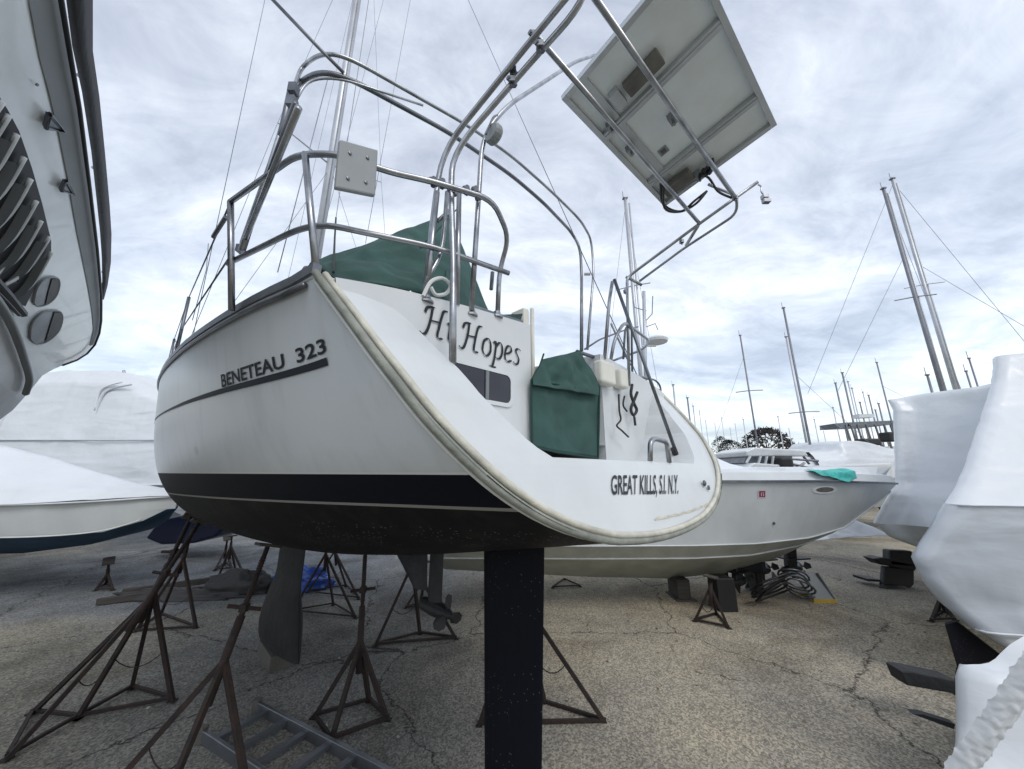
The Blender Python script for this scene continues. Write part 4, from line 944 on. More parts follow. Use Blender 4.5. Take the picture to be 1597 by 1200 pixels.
# grey motorboat just beyond the yacht, bow to the right
mbt = thing('motorboat', 'light grey motorboat with oval port and square red sticker, bow to the right', 'motorboat', (3, 7, 0))
st = [(0, [(0, .42), (.9, .80), (1.12, 1.02), (1.25, 1.97)]), (2.5, [(0, .30), (.95, .80), (1.16, 1.02), (1.30, 1.97)]), (4, [(0, .27), (.92, .80), (1.12, 1.02), (1.30, 1.97)]),
      (5, [(0, .36), (.80, .82), (1.02, 1.03), (1.27, 1.97)]), (6, [(0, .62), (.55, .92), (.80, 1.08), (1.15, 1.97)]), (6.8, [(0, .95), (.32, 1.10), (.55, 1.2), (.92, 1.95)]),
      (7.5, [(0, 1.30), (.14, 1.38), (.28, 1.45), (.58, 1.93)]), (8.1, [(0, 1.62), (.05, 1.66), (.1, 1.70), (.22, 1.91)]), (8.4, [(0, 1.86), (.005, 1.865), (.01, 1.87), (.02, 1.90)])]
mh, MP = motor_hull(mbt, st, (-1.2, 7.0, 0))
def sheer_pt(tq, off=0, dz=0):
    T1 = [(q[0], q[1][-1][0]) for q in st]; T2 = [(q[0], q[1][-1][1]) for q in st]
    return MP(tq, lerp(T1, tq) + off, lerp(T2, tq) + dz)
b = MB()
for i in range(33):
    a = 8.4 * i / 33; c_ = 8.4 * (i + 1) / 33; b.beam(sheer_pt(a, .015, -.005), sheer_pt(c_, .015, -.005), .04, .035)
b.build('rub_rail', 'steeldark', mbt)
b = MB(); b.grid([[sheer_pt(8.4 * i / 33, .0 - (0 if k == 0 else .04 if k == 1 else .14), .014 if k == 0 else .13 if k == 1 else .16) for i in range(34)] for k in range(3)])
b.grid([[sheer_pt(8.4 * i / 33, -.14, .16) for i in range(34)], [Vector((sheer_pt(8.4 * i / 33)[0], 7.0, 2.2)) for i in range(34)]]); b.build('gunwale', 'gel', mbt)
for zz_, yy, tt_ in ((.90, .02, .0),):
    b = MB(); L_ = [MP(tq, lerp([(q[0], q[1][2][0]) for q in st], tq) + .012, lerp([(q[0], q[1][2][1]) for q in st], tq)) for tq in [8.2 * i / 40 for i in range(41)]]; b.tube(L_, .012, 6); b.build('chine_strake', 'hullgrey', mbt, smooth=True)
    b = MB(); L_ = [MP(tq, lerp([(q[0], q[1][1][0]) for q in st], tq) + .012, lerp([(q[0], q[1][1][1]) for q in st], tq)) for tq in [8.2 * i / 40 for i in range(41)]]; b.tube(L_, .014, 6); b.build('chine_strake', 'gelmark', mbt, smooth=True)
# cabin and spray cover sloping to the foredeck
b = MB(); rows = []
for tq, wd, z0, z1 in ((.2, 1.1, 2.1, 3.0), (2.0, 1.1, 2.1, 3.05), (3.1, 1.05, 2.1, 2.95), (3.9, .98, 2.1, 2.72), (5.1, .6, 2.1, 2.25), (5.6, .3, 2.1, 2.14)):
    rows.append([MP(tq, wd, z0), MP(tq, wd * .93, z0 + (z1 - z0) * .6), MP(tq, wd * .7, z1), MP(tq, 0, z1 + .06), MP(tq, -wd * .7, z1), MP(tq, -wd, z0)])
b.grid(rows); b.build('spray_cover', 'wrapfold', mbt, smooth=True)
b = MB(); pc = sheer_pt(6.55, -.02, -.20); rows = []
def ell(c_, ax, ay, X, Y, n=24): return [c_ + X * ax * math.cos(2 * math.pi * i / n) + Y * ay * math.sin(2 * math.pi * i / n) for i in range(n)]
def hullpt(tq, z, off=.006):   # on the near topside
    T1 = [(q[0], q[1][-1]) for q in st]; T2 = [(q[0], q[1][-2]) for q in st]
    y1, z1 = lerp([(a, c_[0]) for a, c_ in T1], tq), lerp([(a, c_[1]) for a, c_ in T1], tq); y2, z2 = lerp([(a, c_[0]) for a, c_ in T2], tq), lerp([(a, c_[1]) for a, c_ in T2], tq)
    f = (z - z2) / (z1 - z2); return MP(tq, y2 + (y1 - y2) * f + off, z)
def hell(tc_, zc_, a, bz, off): return [hullpt(tc_ + a * math.cos(2 * math.pi * i / 24), zc_ + bz * math.sin(2 * math.pi * i / 24), off) for i in range(24)]
o_ = hell(6.18, 1.83, .26, .062, .012); i_ = hell(6.18, 1.83, .19, .040, .012)
b.add(o_ + i_, [(i, (i + 1) % 24, (i + 1) % 24 + 24, i + 24) for i in range(24)]); b.build('port_ring', 'gelmark', mbt)
b = MB(); b.add(hell(6.18, 1.83, .19, .040, .008), [tuple(range(24))]); b.build('port_glass', 'brownbox', mbt)
def decal(name, m, tc_, zc_, a, bz, off): b = MB(); b.add([hullpt(tc_ + x * a, zc_ + y * bz, off) for x, y in ((-1, -1), (1, -1), (1, 1), (-1, 1))], [(0, 1, 2, 3)]); return b.build(name, m, mbt)
decal('sticker', 'pink', 5.06, 1.77, .070, .062, .006); decal('sticker', 'red', 5.06, 1.775, .050, .045, .010)
for x, y, a, bz in ((-.018, 0, .007, .028), (.018, -.008, .008, .018), (.012, .022, .014, .005)): decal('sticker_mark', 'pink', 5.06 + x, 1.77 + y, a, bz, .013)
b = MB(); b.lathe(hullpt(5.28, 1.33, .005), [(.004, 0), (.022, 0), (.02, .012), (.004, .014)], (0, -1, 0), 12); b.build('drain_fitting', 'steeldark', mbt)
b = MB(); b.box(Vector((2.9, 6.9, .18)), (.22, .4, .30)); b.box(Vector((2.92, 6.9, .015)), (.34, .5, .03)); bevel(b.build('keel_block', 'wood', None, origin=(2.9, 6.9, 0)), .01); tag(bpy.context.scene.objects['keel_block.001'], 'dark timber block under the keel of the grey motorboat', 'keel block')
b = MB(); b.box(Vector((3.35, 6.35, .24)), (.28, .3, .48)); bevel(b.build('keel_block', 'black', None, origin=(3.35, 6.35, 0)), .01); tag(bpy.context.scene.objects['keel_block.002'], 'tall block coloured black as shadow right of the brown stand under the grey motorboat', 'keel block')  # block coloured black to stand in for the shadow under the hull
# teal cloth on its rail
q0_ = [sheer_pt(t_, .03, .11) for t_ in (5.62, 5.9, 6.2, 6.5)]
cloth('tarpaulin_cloth', [[sheer_pt(5.95, -.15, .18), sheer_pt(6.3, -.15, .17), sheer_pt(6.75, -.12, .22)], [sheer_pt(5.92, .04, .15), sheer_pt(6.3, .05, .14), sheer_pt(6.80, .05, .17)], [sheer_pt(6.05, .06, .09), sheer_pt(6.3, .07, .05), sheer_pt(6.6, .06, -.01), sheer_pt(6.80, .06, .06)]], 'teal', 'crumpled teal cloth draped over the rail of the grey motorboat', 'cloth', .05, 7, origin=tuple(sheer_pt(6.1)))
del bpy.context.scene.objects['tarpaulin_cloth']['group']

# outboard lower units beyond the grey motorboat
def outdrive(label, p, s=1, yaw=0, group=None, tilt=0):
    r_ = thing('outdrive', label, 'outdrive', tuple(p), group); p = Vector(p)
    X = Vector((math.cos(yaw), math.sin(yaw), 0)); Y = Vector((-math.sin(yaw), math.cos(yaw), 0))
    Z = (UZ + X * tilt).normalized()
    b = MB(); b.box(p + Z * .85 * s, (.30 * s, .24 * s, .45 * s), (X, Y, Z)); b.box(p + Z * .5 * s, (.22 * s, .12 * s, .5 * s), (X, Y, Z)); bevel(b.build('leg_housing', 'black', r_), .03 * s, 3)
    b = MB(); b.box(p + Z * .40 * s + X * .08 * s, (.5 * s, .26 * s, .025 * s), (X, Y, Z)); b.build('cavitation_plate', 'black', r_)
    b = MB(); b.lathe(p + Z * .2 * s - X * .25 * s, [(.01, 0), (.06 * s, .08 * s), (.075 * s, .25 * s), (.06 * s, .42 * s), (.03 * s, .5 * s)], tuple(X), 12); b.prism([p + Z * .2 * s - X * .12 * s, p + Z * .2 * s + X * .12 * s, p + X * .10 * s], Y * .02); b.build('gearcase', 'black', r_, smooth=False)
    b = MB()
    for k in range(3):
        a = math.radians(120 * k + 20); dv = Y * math.cos(a) + Z * math.sin(a); pv = Y * -math.sin(a) + Z * math.cos(a); c0 = p + Z * .2 * s + X * .28 * s
        b.prism([c0 + dv * .03 * s - pv * .03 * s, c0 + dv * .12 * s - pv * .08 * s, c0 + dv * .19 * s, c0 + dv * .14 * s + pv * .06 * s + X * .03, c0 + dv * .03 * s + pv * .03 * s + X * .03], X * .008)
    b.build('propeller', 'steeldark', r_)
outdrive('black outdrive with a propeller standing under the bow of the grey motorboat', (4.6, 7.3, .12), 1.0, .3)
outdrive('second black outdrive with raised plate, nearer to the yellow based step', (5.3, 7.5, .10), 1.0, .2, tilt=.15)
# dark coils of hose and chain heaped beside the drives, and a second drive leg
def coil(label, p, r_, n, seed, m='black', cat='hose coil'):
    rnd = random.Random(seed); b = MB(); p = Vector(p); pts = []
    for k in range(n * 14):
        a = 2 * math.pi * k / 14; rr = r_ * (1 + .22 * math.sin(k * .37 + seed)); pts.append(p + Vector((math.cos(a) * rr, math.sin(a) * rr * .7, .05 + .20 * (k / (n * 14)) + .16 * math.cos(a + seed) + .16)))
    b.tube(pts, .016, 6); o = b.build('hose_coil', m, None, origin=tuple(p), smooth=True); tag(o, label, cat, 'clutter under the motorboat bow')
coil('loose coil of dark hose under the motorboat bow, nearer the black block', (4.15, 6.35, 0), .26, 4, 1.0)
coil('second coil of dark hose under the motorboat bow, nearer the yellow based step', (4.75, 6.6, 0), .22, 4, 2.3, 'steeldark')
outdrive('third black outdrive lying low between the hose coils and the black block', (3.9, 6.9, .05), .9, .5, tilt=.25)
b = MB(); b.box(Vector((4.1, 7.2, .62)), (.75, .5, .5)); b.box(Vector((4.3, 7.1, .98)), (.9, .3, .3)); b.box(Vector((3.8, 7.2, .2)), (.12, .4, .4)); b.box(Vector((4.4, 7.2, .2)), (.12, .4, .4)); o = bevel(b.build('engine_cradle', 'black', None, origin=(4.1, 7.2, 0)), .04, 3); tag(o, 'bulky black engine on a cradle in the shade under the motorboat bow', 'engine')
# folding step with yellow base
sp_ = thing('step_stool', 'small folding step with a grey mesh panel and yellow base on the sandy ground', 'step stool', (5.211, 6.715, 0.000))
A0 = Vector((4.976, 6.623, 0.000)); A1 = Vector((5.347, 6.623, 0.000)); Tp = Vector((0, .18, .42))
b = MB(); b.beam(A0 + UZ * .03, A1 + UZ * .03, .06, .06); b.build('base', 'yellow', sp_)
b = MB(); b.beam(A0 + Vector((0, .28, .03)), A1 + Vector((0, .28, .03)), .06, .06); b.build('base', 'yellow', sp_)
b = MB(); b.prism([A0 + UZ * .06, A1 + UZ * .06, A1 + Tp + Vector((-.1, 0, 0)), A0 + Tp + Vector((-.12, 0, 0))], Vector((0, .02, 0))); b.build('mesh_panel', 'board', sp_)
b = MB(); b.beam(A1 + UZ * .06, A1 + Tp + Vector((-.1, -.03, 0)), .03); b.build('side_rail', 'ladder', sp_); b = MB(); b.beam(A0 + UZ * .06, A0 + Tp + Vector((-.12, -.03, 0)), .03); b.build('side_rail', 'ladder', sp_)

# ------------------------------------------------------------------ shrink wrapped boats
def wrap_shell(name, rings, m, parent=None, amp=.03, sub=5, label=None, cat=None, group=None, seed=0, mats=None, mfn=None, fr=1.6):
    """rings: rows of equal-count control points, smoothed along the row, linearly refined between rows; creases kept at the rows"""
    rows = []
    rr = [smoothcurve(r, sub) for r in rings]
    for a, c_ in zip(rr, rr[1:]):
        k = max(3, int((a[len(a) // 2] - c_[len(a) // 2]).length / .07)); k = min(k, 16)
        for i in range(k): rows.append([p.lerp(q, i / k) for p, q in zip(a, c_)])
    rows.append(rr[-1])
    nr, nc = len(rows), len(rows[0]); out = [list(r) for r in rows]
    for i in range(nr):
        for j in range(nc):
            a = rows[max(i - 1, 0)][j]; c_ = rows[min(i + 1, nr - 1)][j]; e_ = rows[i][max(j - 1, 0)]; f = rows[i][min(j + 1, nc - 1)]
            n_ = (c_ - a).cross(f - e_)
            if n_.length < 1e-9: continue
            n_.normalize(); p = rows[i][j]; q = p * fr + Vector((seed, seed * 2, 0))
            q2 = Vector((p.x * 2 + p.z * 2.5, p.y * 2, p.z * .8 - p.x)) * fr
            w_ = noise.noise(q) + .55 * (1 - abs(noise.noise(q2)) * 4) * .5 + .3 * noise.noise(q * 3.3)
            out[i][j] = p + n_ * amp * w_
    b = MB(); b.grid(out); o = b.build(name, m, parent, origin=None if parent is not None else tuple(out[-1][nc // 2]), smooth=True, mats=mats)
    if mats and mfn:
        me = o.data
        for pl in me.polygons:
            pl.material_index = mfn(Vector(o['_w']) + me.vertices[pl.vertices[0]].co)
    if label: tag(o, label, cat, group)
    return o
def rowfrom(p, prof): p = Vector(p); return [p + Vector(q) for q in prof]
def fold(pts, r, m, parent, name='wrap_seam'):
    b = MB(); b.tube(smoothcurve([Vector(p) for p in pts], 5), r, 5); return b.build(name, m, parent, smooth=True)
GW = 'boats wrapped in white shrink film'
# big one at right: left silhouette control points then round to the front and off to the right
R2 = thing('wrapped_boat', 'largest white shrink wrapped boat at the right edge with a black rudder blade below it', 'boat', (6.5, 5.2, 0), GW)
prof = [(5.2, 3.0, .1), (2.0, 1.2, .05), (.0, .0, 0), (.25, -.28, 0), (1.0, -.42, 0), (2.2, -.4, 0), (3.6, -.2, 0)]
sil = [(7.302, 5.200, 3.773), (7.030, 5.100, 3.445), (6.503, 4.900, 2.934), (5.381, 4.400, 2.115), (4.826, 4.200, 1.767), (4.398, 4.300, 1.200), (4.449, 4.300, 0.993), (4.556, 4.300, 0.805), (4.726, 4.200, 0.584), (4.907, 4.100, 0.427), (5.320, 4.100, 0.239)]
top0 = [Vector(sil[0]) + Vector(q) for q in ((5.2, 3.2, .2), (2.0, 1.3, .15), (.03, .02, .01), (.30, -.1, .05), (1.0, -.1, .22), (2.2, .0, .5), (3.6, .3, .8))]
rings = [top0] + [rowfrom(p, prof) for p in sil]
wrap_shell('shrink_film', rings[:6], 'wrap', R2, .018, seed=2.2, fr=1.1)
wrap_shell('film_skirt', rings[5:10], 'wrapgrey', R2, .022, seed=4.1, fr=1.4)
wrap_shell('hull', rings[9:], 'hullgrey', R2, .0, seed=1)
fold([p + Vector((0, -.03, 0)) for p in rowfrom(sil[4], prof)[1:6]], .012, 'wrapfold', R2)
fold([p + Vector((-.01, -.04, 0)) for p in rowfrom(sil[8], prof)[1:6]], .012, 'wrapfold', R2)
rb = MB(); rb.prism([(4.428, 4.150, 0.585), (4.555, 4.150, 0.614), (4.935, 4.150, 0.289), (4.444, 4.150, 0.195)], Vector((.05, .05, 0))); rb.prism([(4.457, 4.120, 0.230), (4.412, 4.120, 0.208), (4.246, 4.120, -0.144), (4.144, 4.120, -0.599), (4.192, 4.120, -0.599)], Vector((.03, .04, 0))); rb.build('rudder_blade', 'speckfoul', R2)
rb = MB(); rb.prism([(3.358, 3.600, 0.433), (3.441, 3.600, 0.433), (3.819, 3.600, 0.362), (3.800, 3.600, 0.259), (3.385, 3.600, 0.324)], Vector((.02, .16, .0))); bevel(rb.build('trim_plate', 'antifoul', R2), .012, 2)
rb = MB(); rb.prism([(3.000, 3.200, 0.341), (3.081, 3.200, 0.337), (3.303, 3.200, 0.276), (3.284, 3.200, 0.245)], Vector((.02, .06, .0))); rb.build('trim_plate', 'antifoul', R2)
# middle one
R1 = thing('wrapped_boat', 'white shrink wrapped boat with black outdrive, partly behind the largest wrapped boat', 'boat', (8.6, 8.4, 0), GW)
prof1 = [(4.2, 2.8, 0), (1.8, 1.25, 0), (.0, .0, 0), (.22, -.28, 0), (.45, -.75, 0), (.8, -1.35, 0), (2.0, -1.6, 0)]
sil1 = [(8.092, 7.600, 3.604), (8.056, 7.500, 3.377), (7.762, 7.400, 2.568), (7.519, 7.300, 1.917), (7.221, 7.200, 1.681), (6.818, 7.200, 1.183), (7.038, 7.200, 0.946), (7.473, 7.200, 0.779), (7.738, 7.200, 0.658)]
t1 = [Vector(sil1[0]) + Vector(q) for q in ((4.2, 3.0, .2), (1.8, 1.3, .1), (.02, .02, .01), (.22, -.20, .04), (.45, -.60, .06), (.8, -1.15, .10), (2.0, -1.3, .5))]
rg = [t1] + [rowfrom(p, prof1) for p in sil1]
wrap_shell('shrink_film', rg[:7], 'wrap', R1, .02, seed=7.7, fr=1.1); wrap_shell('hull', rg[6:], 'hullpale', R1, 0, seed=1)
outdr = MB(); 
for pts, th in (([(7.207, 7.400, 0.663), (7.641, 7.400, 0.640), (7.606, 7.400, 0.506), (7.667, 7.400, 0.372), (7.595, 7.400, 0.284), (7.134, 7.400, 0.372)], .16), ([(6.864, 7.400, 0.506), (7.027, 7.400, 0.528), (7.667, 7.400, 0.416), (7.649, 7.400, 0.350), (6.995, 7.400, 0.394)], .26), ([(7.057, 7.420, 0.367), (7.615, 7.420, 0.323), (7.545, 7.420, 0.059), (7.364, 7.420, -0.081), (7.166, 7.420, -0.156), (6.980, 7.420, -0.135), (6.949, 7.420, 0.027)], .10)):
    outdr.prism(pts, Vector((.0, th, 0)))
bevel(outdr.build('outdrive_leg', 'black', R1), .03, 3)
od = MB(); od.lathe(Vector((6.869, 7.420, -0.006)), [(.02, 0), (.07, .06), (.08, .25), (.06, .42), (.02, .5)], (1, 0, 0), 12); od.build('gearcase', 'black', R1, smooth=True)
b = MB(); b.prism([(6.739, 7.500, 0.137), (7.038, 7.500, 0.115), (7.030, 7.500, 0.081), (6.753, 7.500, 0.092)], Vector((0, .3, 0))); b.build('trim_tab', 'black', R1)
# bottom right
R3 = thing('wrapped_boat', 'low white shrink wrapped bow in the bottom right corner', 'boat', (3.4, 2.3, 0), GW)
prof3 = [(1.4, .9, -.9), (.35, .22, -.25), (.0, .0, 0), (.35, -.22, -.02), (.9, -.45, 0), (1.8, -.7, .1), (3, -1.0, .3)]
sil3 = [(2.960, 2.750, 0.845), (2.904, 2.720, 0.794), (2.795, 2.700, 0.561), (2.665, 2.650, 0.364), (2.492, 2.600, 0.013)]
t3 = [Vector(sil3[0]) + Vector(q) for q in ((1.4, .9, -.7), (.35, .25, -.12), (.02, .02, .01), (.20, .0, .03), (.55, -.05, .24), (1.6, -.3, .60), (3, -.6, .7))]
wrap_shell('shrink_film', [t3] + [rowfrom(p, prof3) for p in sil3], 'wrap', R3, .02, seed=3.3, fr=1.8)
cr3 = []
for k in range(60):
    q = Vector((2.390, 2.420, 0.472)).lerp(Vector((2.663, 2.120, 1.166)), k / 59)
    cr3.append([q + Vector((a * .055, -.015 - .03 * (1 - a * a) + .012 * noise.noise(Vector((k * .45, a * 2.5, 3))) , a * -.045 + .014 * noise.noise(Vector((k * .5, a * 3, 7))))) for a in [-1 + i_ / 5 for i_ in range(11)]])
b = MB(); b.grid(cr3); b.build('crumpled_hem', 'wrapfold', R3, smooth=True)

# white film piece lying under the bow of the grey motorboat
b = MB(); cloth('shrink_film_sheet', [[(6.484, 8.600, 0.642), (7.031, 8.600, 1.005), (7.587, 8.600, 1.100), (8.121, 8.600, 0.910)], [(6.324, 8.400, 0.624), (6.864, 8.400, 0.676), (7.435, 8.400, 0.728), (8.280, 8.400, 0.754)]], 'wrapfold', 'loose white film sheet stretched low between the motorboat bow and the wrapped boat', 'plastic sheet', .06, 3, origin=(7.318, 8.400, 0.832))
del bpy.context.scene.objects['shrink_film_sheet']['group']

# left middle boat: white cover, grey hull, blue bottom, bow to the right
L2 = thing('wrapped_boat', 'low boat at left under a taut white cover with grey topsides and blue bottom paint', 'boat', (-9, 7.8, 0), GW)
def L2P(tq, y, z): return Vector((-6.35, 5.72, 0)) + Vector((-1, .10, 0)).normalized() * tq + Vector((.1, 1, 0)).normalized() * y + Vector((0, 0, z))
sts = [(0, .02, 1.70, 1.52, 1.44), (.35, .28, 1.68, 1.26, 1.20), (.8, .55, 1.65, 1.10, 1.02), (1.6, .9, 1.62, 1.05, .80), (3, 1.2, 1.60, 1.06, .62), (5, 1.3, 1.58, 1.06, .55), (8, 1.3, 1.58, 1.06, .55)]
b = MB()
def yy(y, k): return 1.3 - y if k < 0 else 1.3 + y
for k in (-1, 1):
    rows = [[L2P(tq, yy(hb_, k), zs_), L2P(tq, yy(hb_ * .97, k), zs_ - .25), L2P(tq, yy(hb_ * .86, k), zc_)] for tq, hb_, zs_, zc_, zk_ in sts]; b.grid(rows, mi=0)
    b.grid([[L2P(tq, yy(hb_ * .86, k), zc_), L2P(tq, yy(hb_ * .6, k), (zc_ + zk_) / 2 - .03), L2P(tq, 1.3, zk_)] for tq, hb_, zs_, zc_, zk_ in sts], mi=1)
b.build('hull', None, L2, mats=['hullgrey', 'hullblue'], smooth=True)
rows = []
for tq, hb_, zs_, zt in ((-.03, .05, 1.72, 1.74), (.4, .34, 1.71, 1.80), (1.0, .7, 1.68, 1.93), (1.8, 1.0, 1.64, 2.12), (3, 1.24, 1.60, 2.42), (5, 1.34, 1.58, 2.75), (8, 1.34, 1.58, 2.9)):
    rows.append([L2P(tq, yy(hb_ + .03, -1), zs_ - .04), L2P(tq, yy(hb_ * .8, -1), zs_ + (zt - zs_) * .4), L2P(tq, yy(hb_ * .1, -1), zt), L2P(tq, yy(hb_ * .8, 1), zs_ + (zt - zs_) * .4), L2P(tq, yy(hb_ + .03, 1), zs_ - .04)])
wrap_shell('shrink_film', [[r[k] for r in rows] for k in range(5)], 'wrap', L2, .02, sub=6, seed=5.5)
fold([L2P(tq, yy(hb_ + .045, -1), zs_ - .03) for tq, hb_, zs_, _, _ in sts], .018, 'wrapfold', L2)
fold([L2P(tq, yy(hb_ * .92 + .02, -1), zc_ + .02) for tq, hb_, zs_, zc_, _ in sts[1:]], .012, 'gelmark', L2)
# tall wrapped boat behind it
L3 = thing('wrapped_boat', 'tall white shrink wrapped boat standing behind the blue bottomed boat at left', 'boat', (-12, 12.5, 0), GW)
tp3 = [(-18.150, 11.500, 4.913), (-15.986, 11.500, 5.088), (-15.694, 11.500, 5.308), (-14.163, 11.500, 5.397), (-12.742, 11.500, 5.264), (-11.350, 11.500, 4.762), (-9.827, 11.500, 4.525)]
r1 = [Vector(p) + Vector((0, 2.6, .2)) for p in tp3]; r2 = [Vector(p) for p in tp3]
r3 = [Vector((p[0] + .1, 11.2, p[2] - .5)) for p in tp3]; r4 = [Vector((p[0], 11.0, 3.05)) for p in tp3]; r5 = [Vector((p[0], 10.9, 1.75)) for p in tp3]; r6 = [Vector((p[0], 11.0, 1.0)) for p in tp3]; r7 = [Vector((p[0] * .96, 11.8, .5)) for p in tp3]
wrap_shell('shrink_film', [r1, r2, r3, r4, r5], 'wrap', L3, .06, seed=8.8, fr=.8)
wrap_shell('hull', [r5, r6, r7], 'hullgrey', L3, 0)
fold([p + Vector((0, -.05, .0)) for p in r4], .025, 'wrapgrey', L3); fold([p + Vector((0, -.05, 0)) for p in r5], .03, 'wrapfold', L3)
e1 = [Vector(q) for q in [(-12.950, 11.100, 3.788), (-12.860, 11.100, 4.565), (-12.111, 11.100, 4.816)]]
fold(e1, .03, 'wrapgrey', L3, 'wrap_crease'); fold([Vector(q) for q in [(-13.046, 11.100, 3.990), (-13.025, 11.100, 4.648), (-12.439, 11.100, 4.900)]], .03, 'wrapfold', L3, 'wrap_crease')
b = MB(); b.tube([Vector(q) for q in [(-12.754, 11.500, 4.979), (-12.925, 11.500, 5.397)]], .035, 6); b.build('vent_pipe', 'steeldark', L3)
# dark hulls glimpsed under it
b = MB(); b.prism([(-9.050, 9.500, 0.518), (-8.892, 9.500, 0.786), (-8.589, 9.500, 0.996), (-8.007, 9.500, 1.117), (-7.352, 9.500, 1.056), (-7.114, 9.500, 0.815), (-7.332, 9.500, 0.548), (-7.855, 9.500, 0.401), (-8.636, 9.500, 0.372)], Vector((0, 1.2, 0))); o = b.build('dinghy', 'navy', None, origin=(-8.164, 9.500, 0.372)); tag(o, 'dark navy dinghy hull just visible beneath the white bow at left', 'dinghy'); bevel(o, .05, 3)

# ------------------------------------------------------------------ towering yacht hull at upper left
YL = thing('motor_yacht', 'towering pale yacht hull at the upper left with black louvred vents and two oval ports', 'motor yacht', (-6, 2.0, 0))
YN = Vector(((0.000, -0.000, 2.100))) - Vector(((-2.047, 1.211, 3.188))); YN = Vector((.80, .79, -.36)).normalized() if YN.length < .5 else YN
yh = [(-1.425, 0.813, 3.550), (-1.585, 0.973, 3.547), (-1.769, 1.159, 3.545), (-2.161, 1.543, 3.525), (-2.673, 2.043, 3.494), (-3.212, 2.561, 3.449), (-3.611, 2.933, 3.398), (-3.823, 3.119, 3.352), (-3.992, 3.248, 3.286), (-4.064, 3.267, 3.202), (-4.041, 3.186, 3.112), (-3.940, 3.019, 3.012), (-3.892, 2.932, 2.952), (-3.860, 2.849, 2.873), (-3.985, 2.892, 2.742), (-4.100, 2.915, 2.596), (-4.103, 2.862, 2.509), (-3.879, 2.418, 2.170), (-2.813, 1.261, 2.052), (-1.743, 0.485, 2.535), (-1.113, 0.154, 3.015), (-0.845, 0.159, 3.446), (-1.100, 0.466, 3.523), (-1.265, 0.647, 3.545)]
cN = Vector((-1.006, 0.506, 3.002)) - Vector((-1.438, 0.723, 3.389))
"""outward normal of the flared side"""
e1_ = (Vector(yh[5]) - Vector(yh[0])).normalized(); e2_ = (Vector(yh[16]) - Vector(yh[5])); yn = e1_.cross(e2_).normalized()
if yn.dot(Vector((0, 0, EYE)) - Vector(yh[5])) < 0: yn = -yn
b = MB(); n = len(yh); ring = [Vector(p) for p in yh]; cc = sum(ring, Vector()) / n
lay = [(0, -.0), (.012, -.02), (.03, -.07)]
lay = [(1.0, 0), (1.0, -.03), (.99, -.15), (.93, -.7), (.8, -1.6)]
vs = []
for s_, dz in lay: vs += [cc + (p - cc) * s_ + yn * dz for p in ring]
fs = [tuple(range(n))]
for k in range(len(lay) - 1): fs += [(k * n + i, k * n + (i + 1) % n, (k + 1) * n + (i + 1) % n, (k + 1) * n + i) for i in range(n)]
fs += [tuple(range((len(lay) - 1) * n, len(lay) * n))]
b.add(vs, fs); b.build('hull', 'hullpale', YL)
# darker sheer band along the gunwale
bi = [(-1.426, 0.760, 3.455), (-1.576, 0.904, 3.445), (-1.677, 1.008, 3.445), (-1.852, 1.183, 3.442), (-2.057, 1.385, 3.431), (-2.421, 1.737, 3.406), (-3.019, 2.323, 3.374), (-3.396, 2.686, 3.345), (-3.674, 2.949, 3.314), (-3.927, 3.158, 3.241)]; bo_ = [(-1.419, 0.809, 3.542), (-1.579, 0.968, 3.539), (-1.762, 1.152, 3.536), (-1.936, 1.327, 3.533), (-2.195, 1.580, 3.519), (-2.600, 1.974, 3.493), (-3.194, 2.542, 3.440), (-3.481, 2.810, 3.402), (-3.747, 3.050, 3.356), (-3.957, 3.209, 3.272)]
b = MB(); b.grid([bi, bo_]); b.build('sheer_band', 'board', YL)
b = MB(); b.tube([Vector(p) for p in [(-1.208, 0.598, 3.509), (-1.396, 0.797, 3.521), (-1.553, 0.954, 3.518), (-1.734, 1.136, 3.516), (-2.118, 1.512, 3.496), (-2.620, 2.002, 3.466), (-3.148, 2.510, 3.422), (-3.539, 2.874, 3.372), (-3.747, 3.057, 3.327), (-3.912, 3.183, 3.263), (-3.983, 3.201, 3.180), (-3.960, 3.122, 3.092), (-3.861, 2.959, 2.994)]], .0075, 8); b.build('gunwale_strip', 'black', YL, smooth=True)
b = MB(); b.tube(smoothcurve([Vector(p) for p in [(-2.226, 1.287, 2.949), (-2.641, 1.702, 2.939), (-2.926, 1.973, 2.912), (-3.319, 2.332, 2.850), (-3.660, 2.636, 2.785), (-3.847, 2.776, 2.706)]], 5), .02, 8); b.build('fender_strip', 'louvregrey', YL, smooth=True)
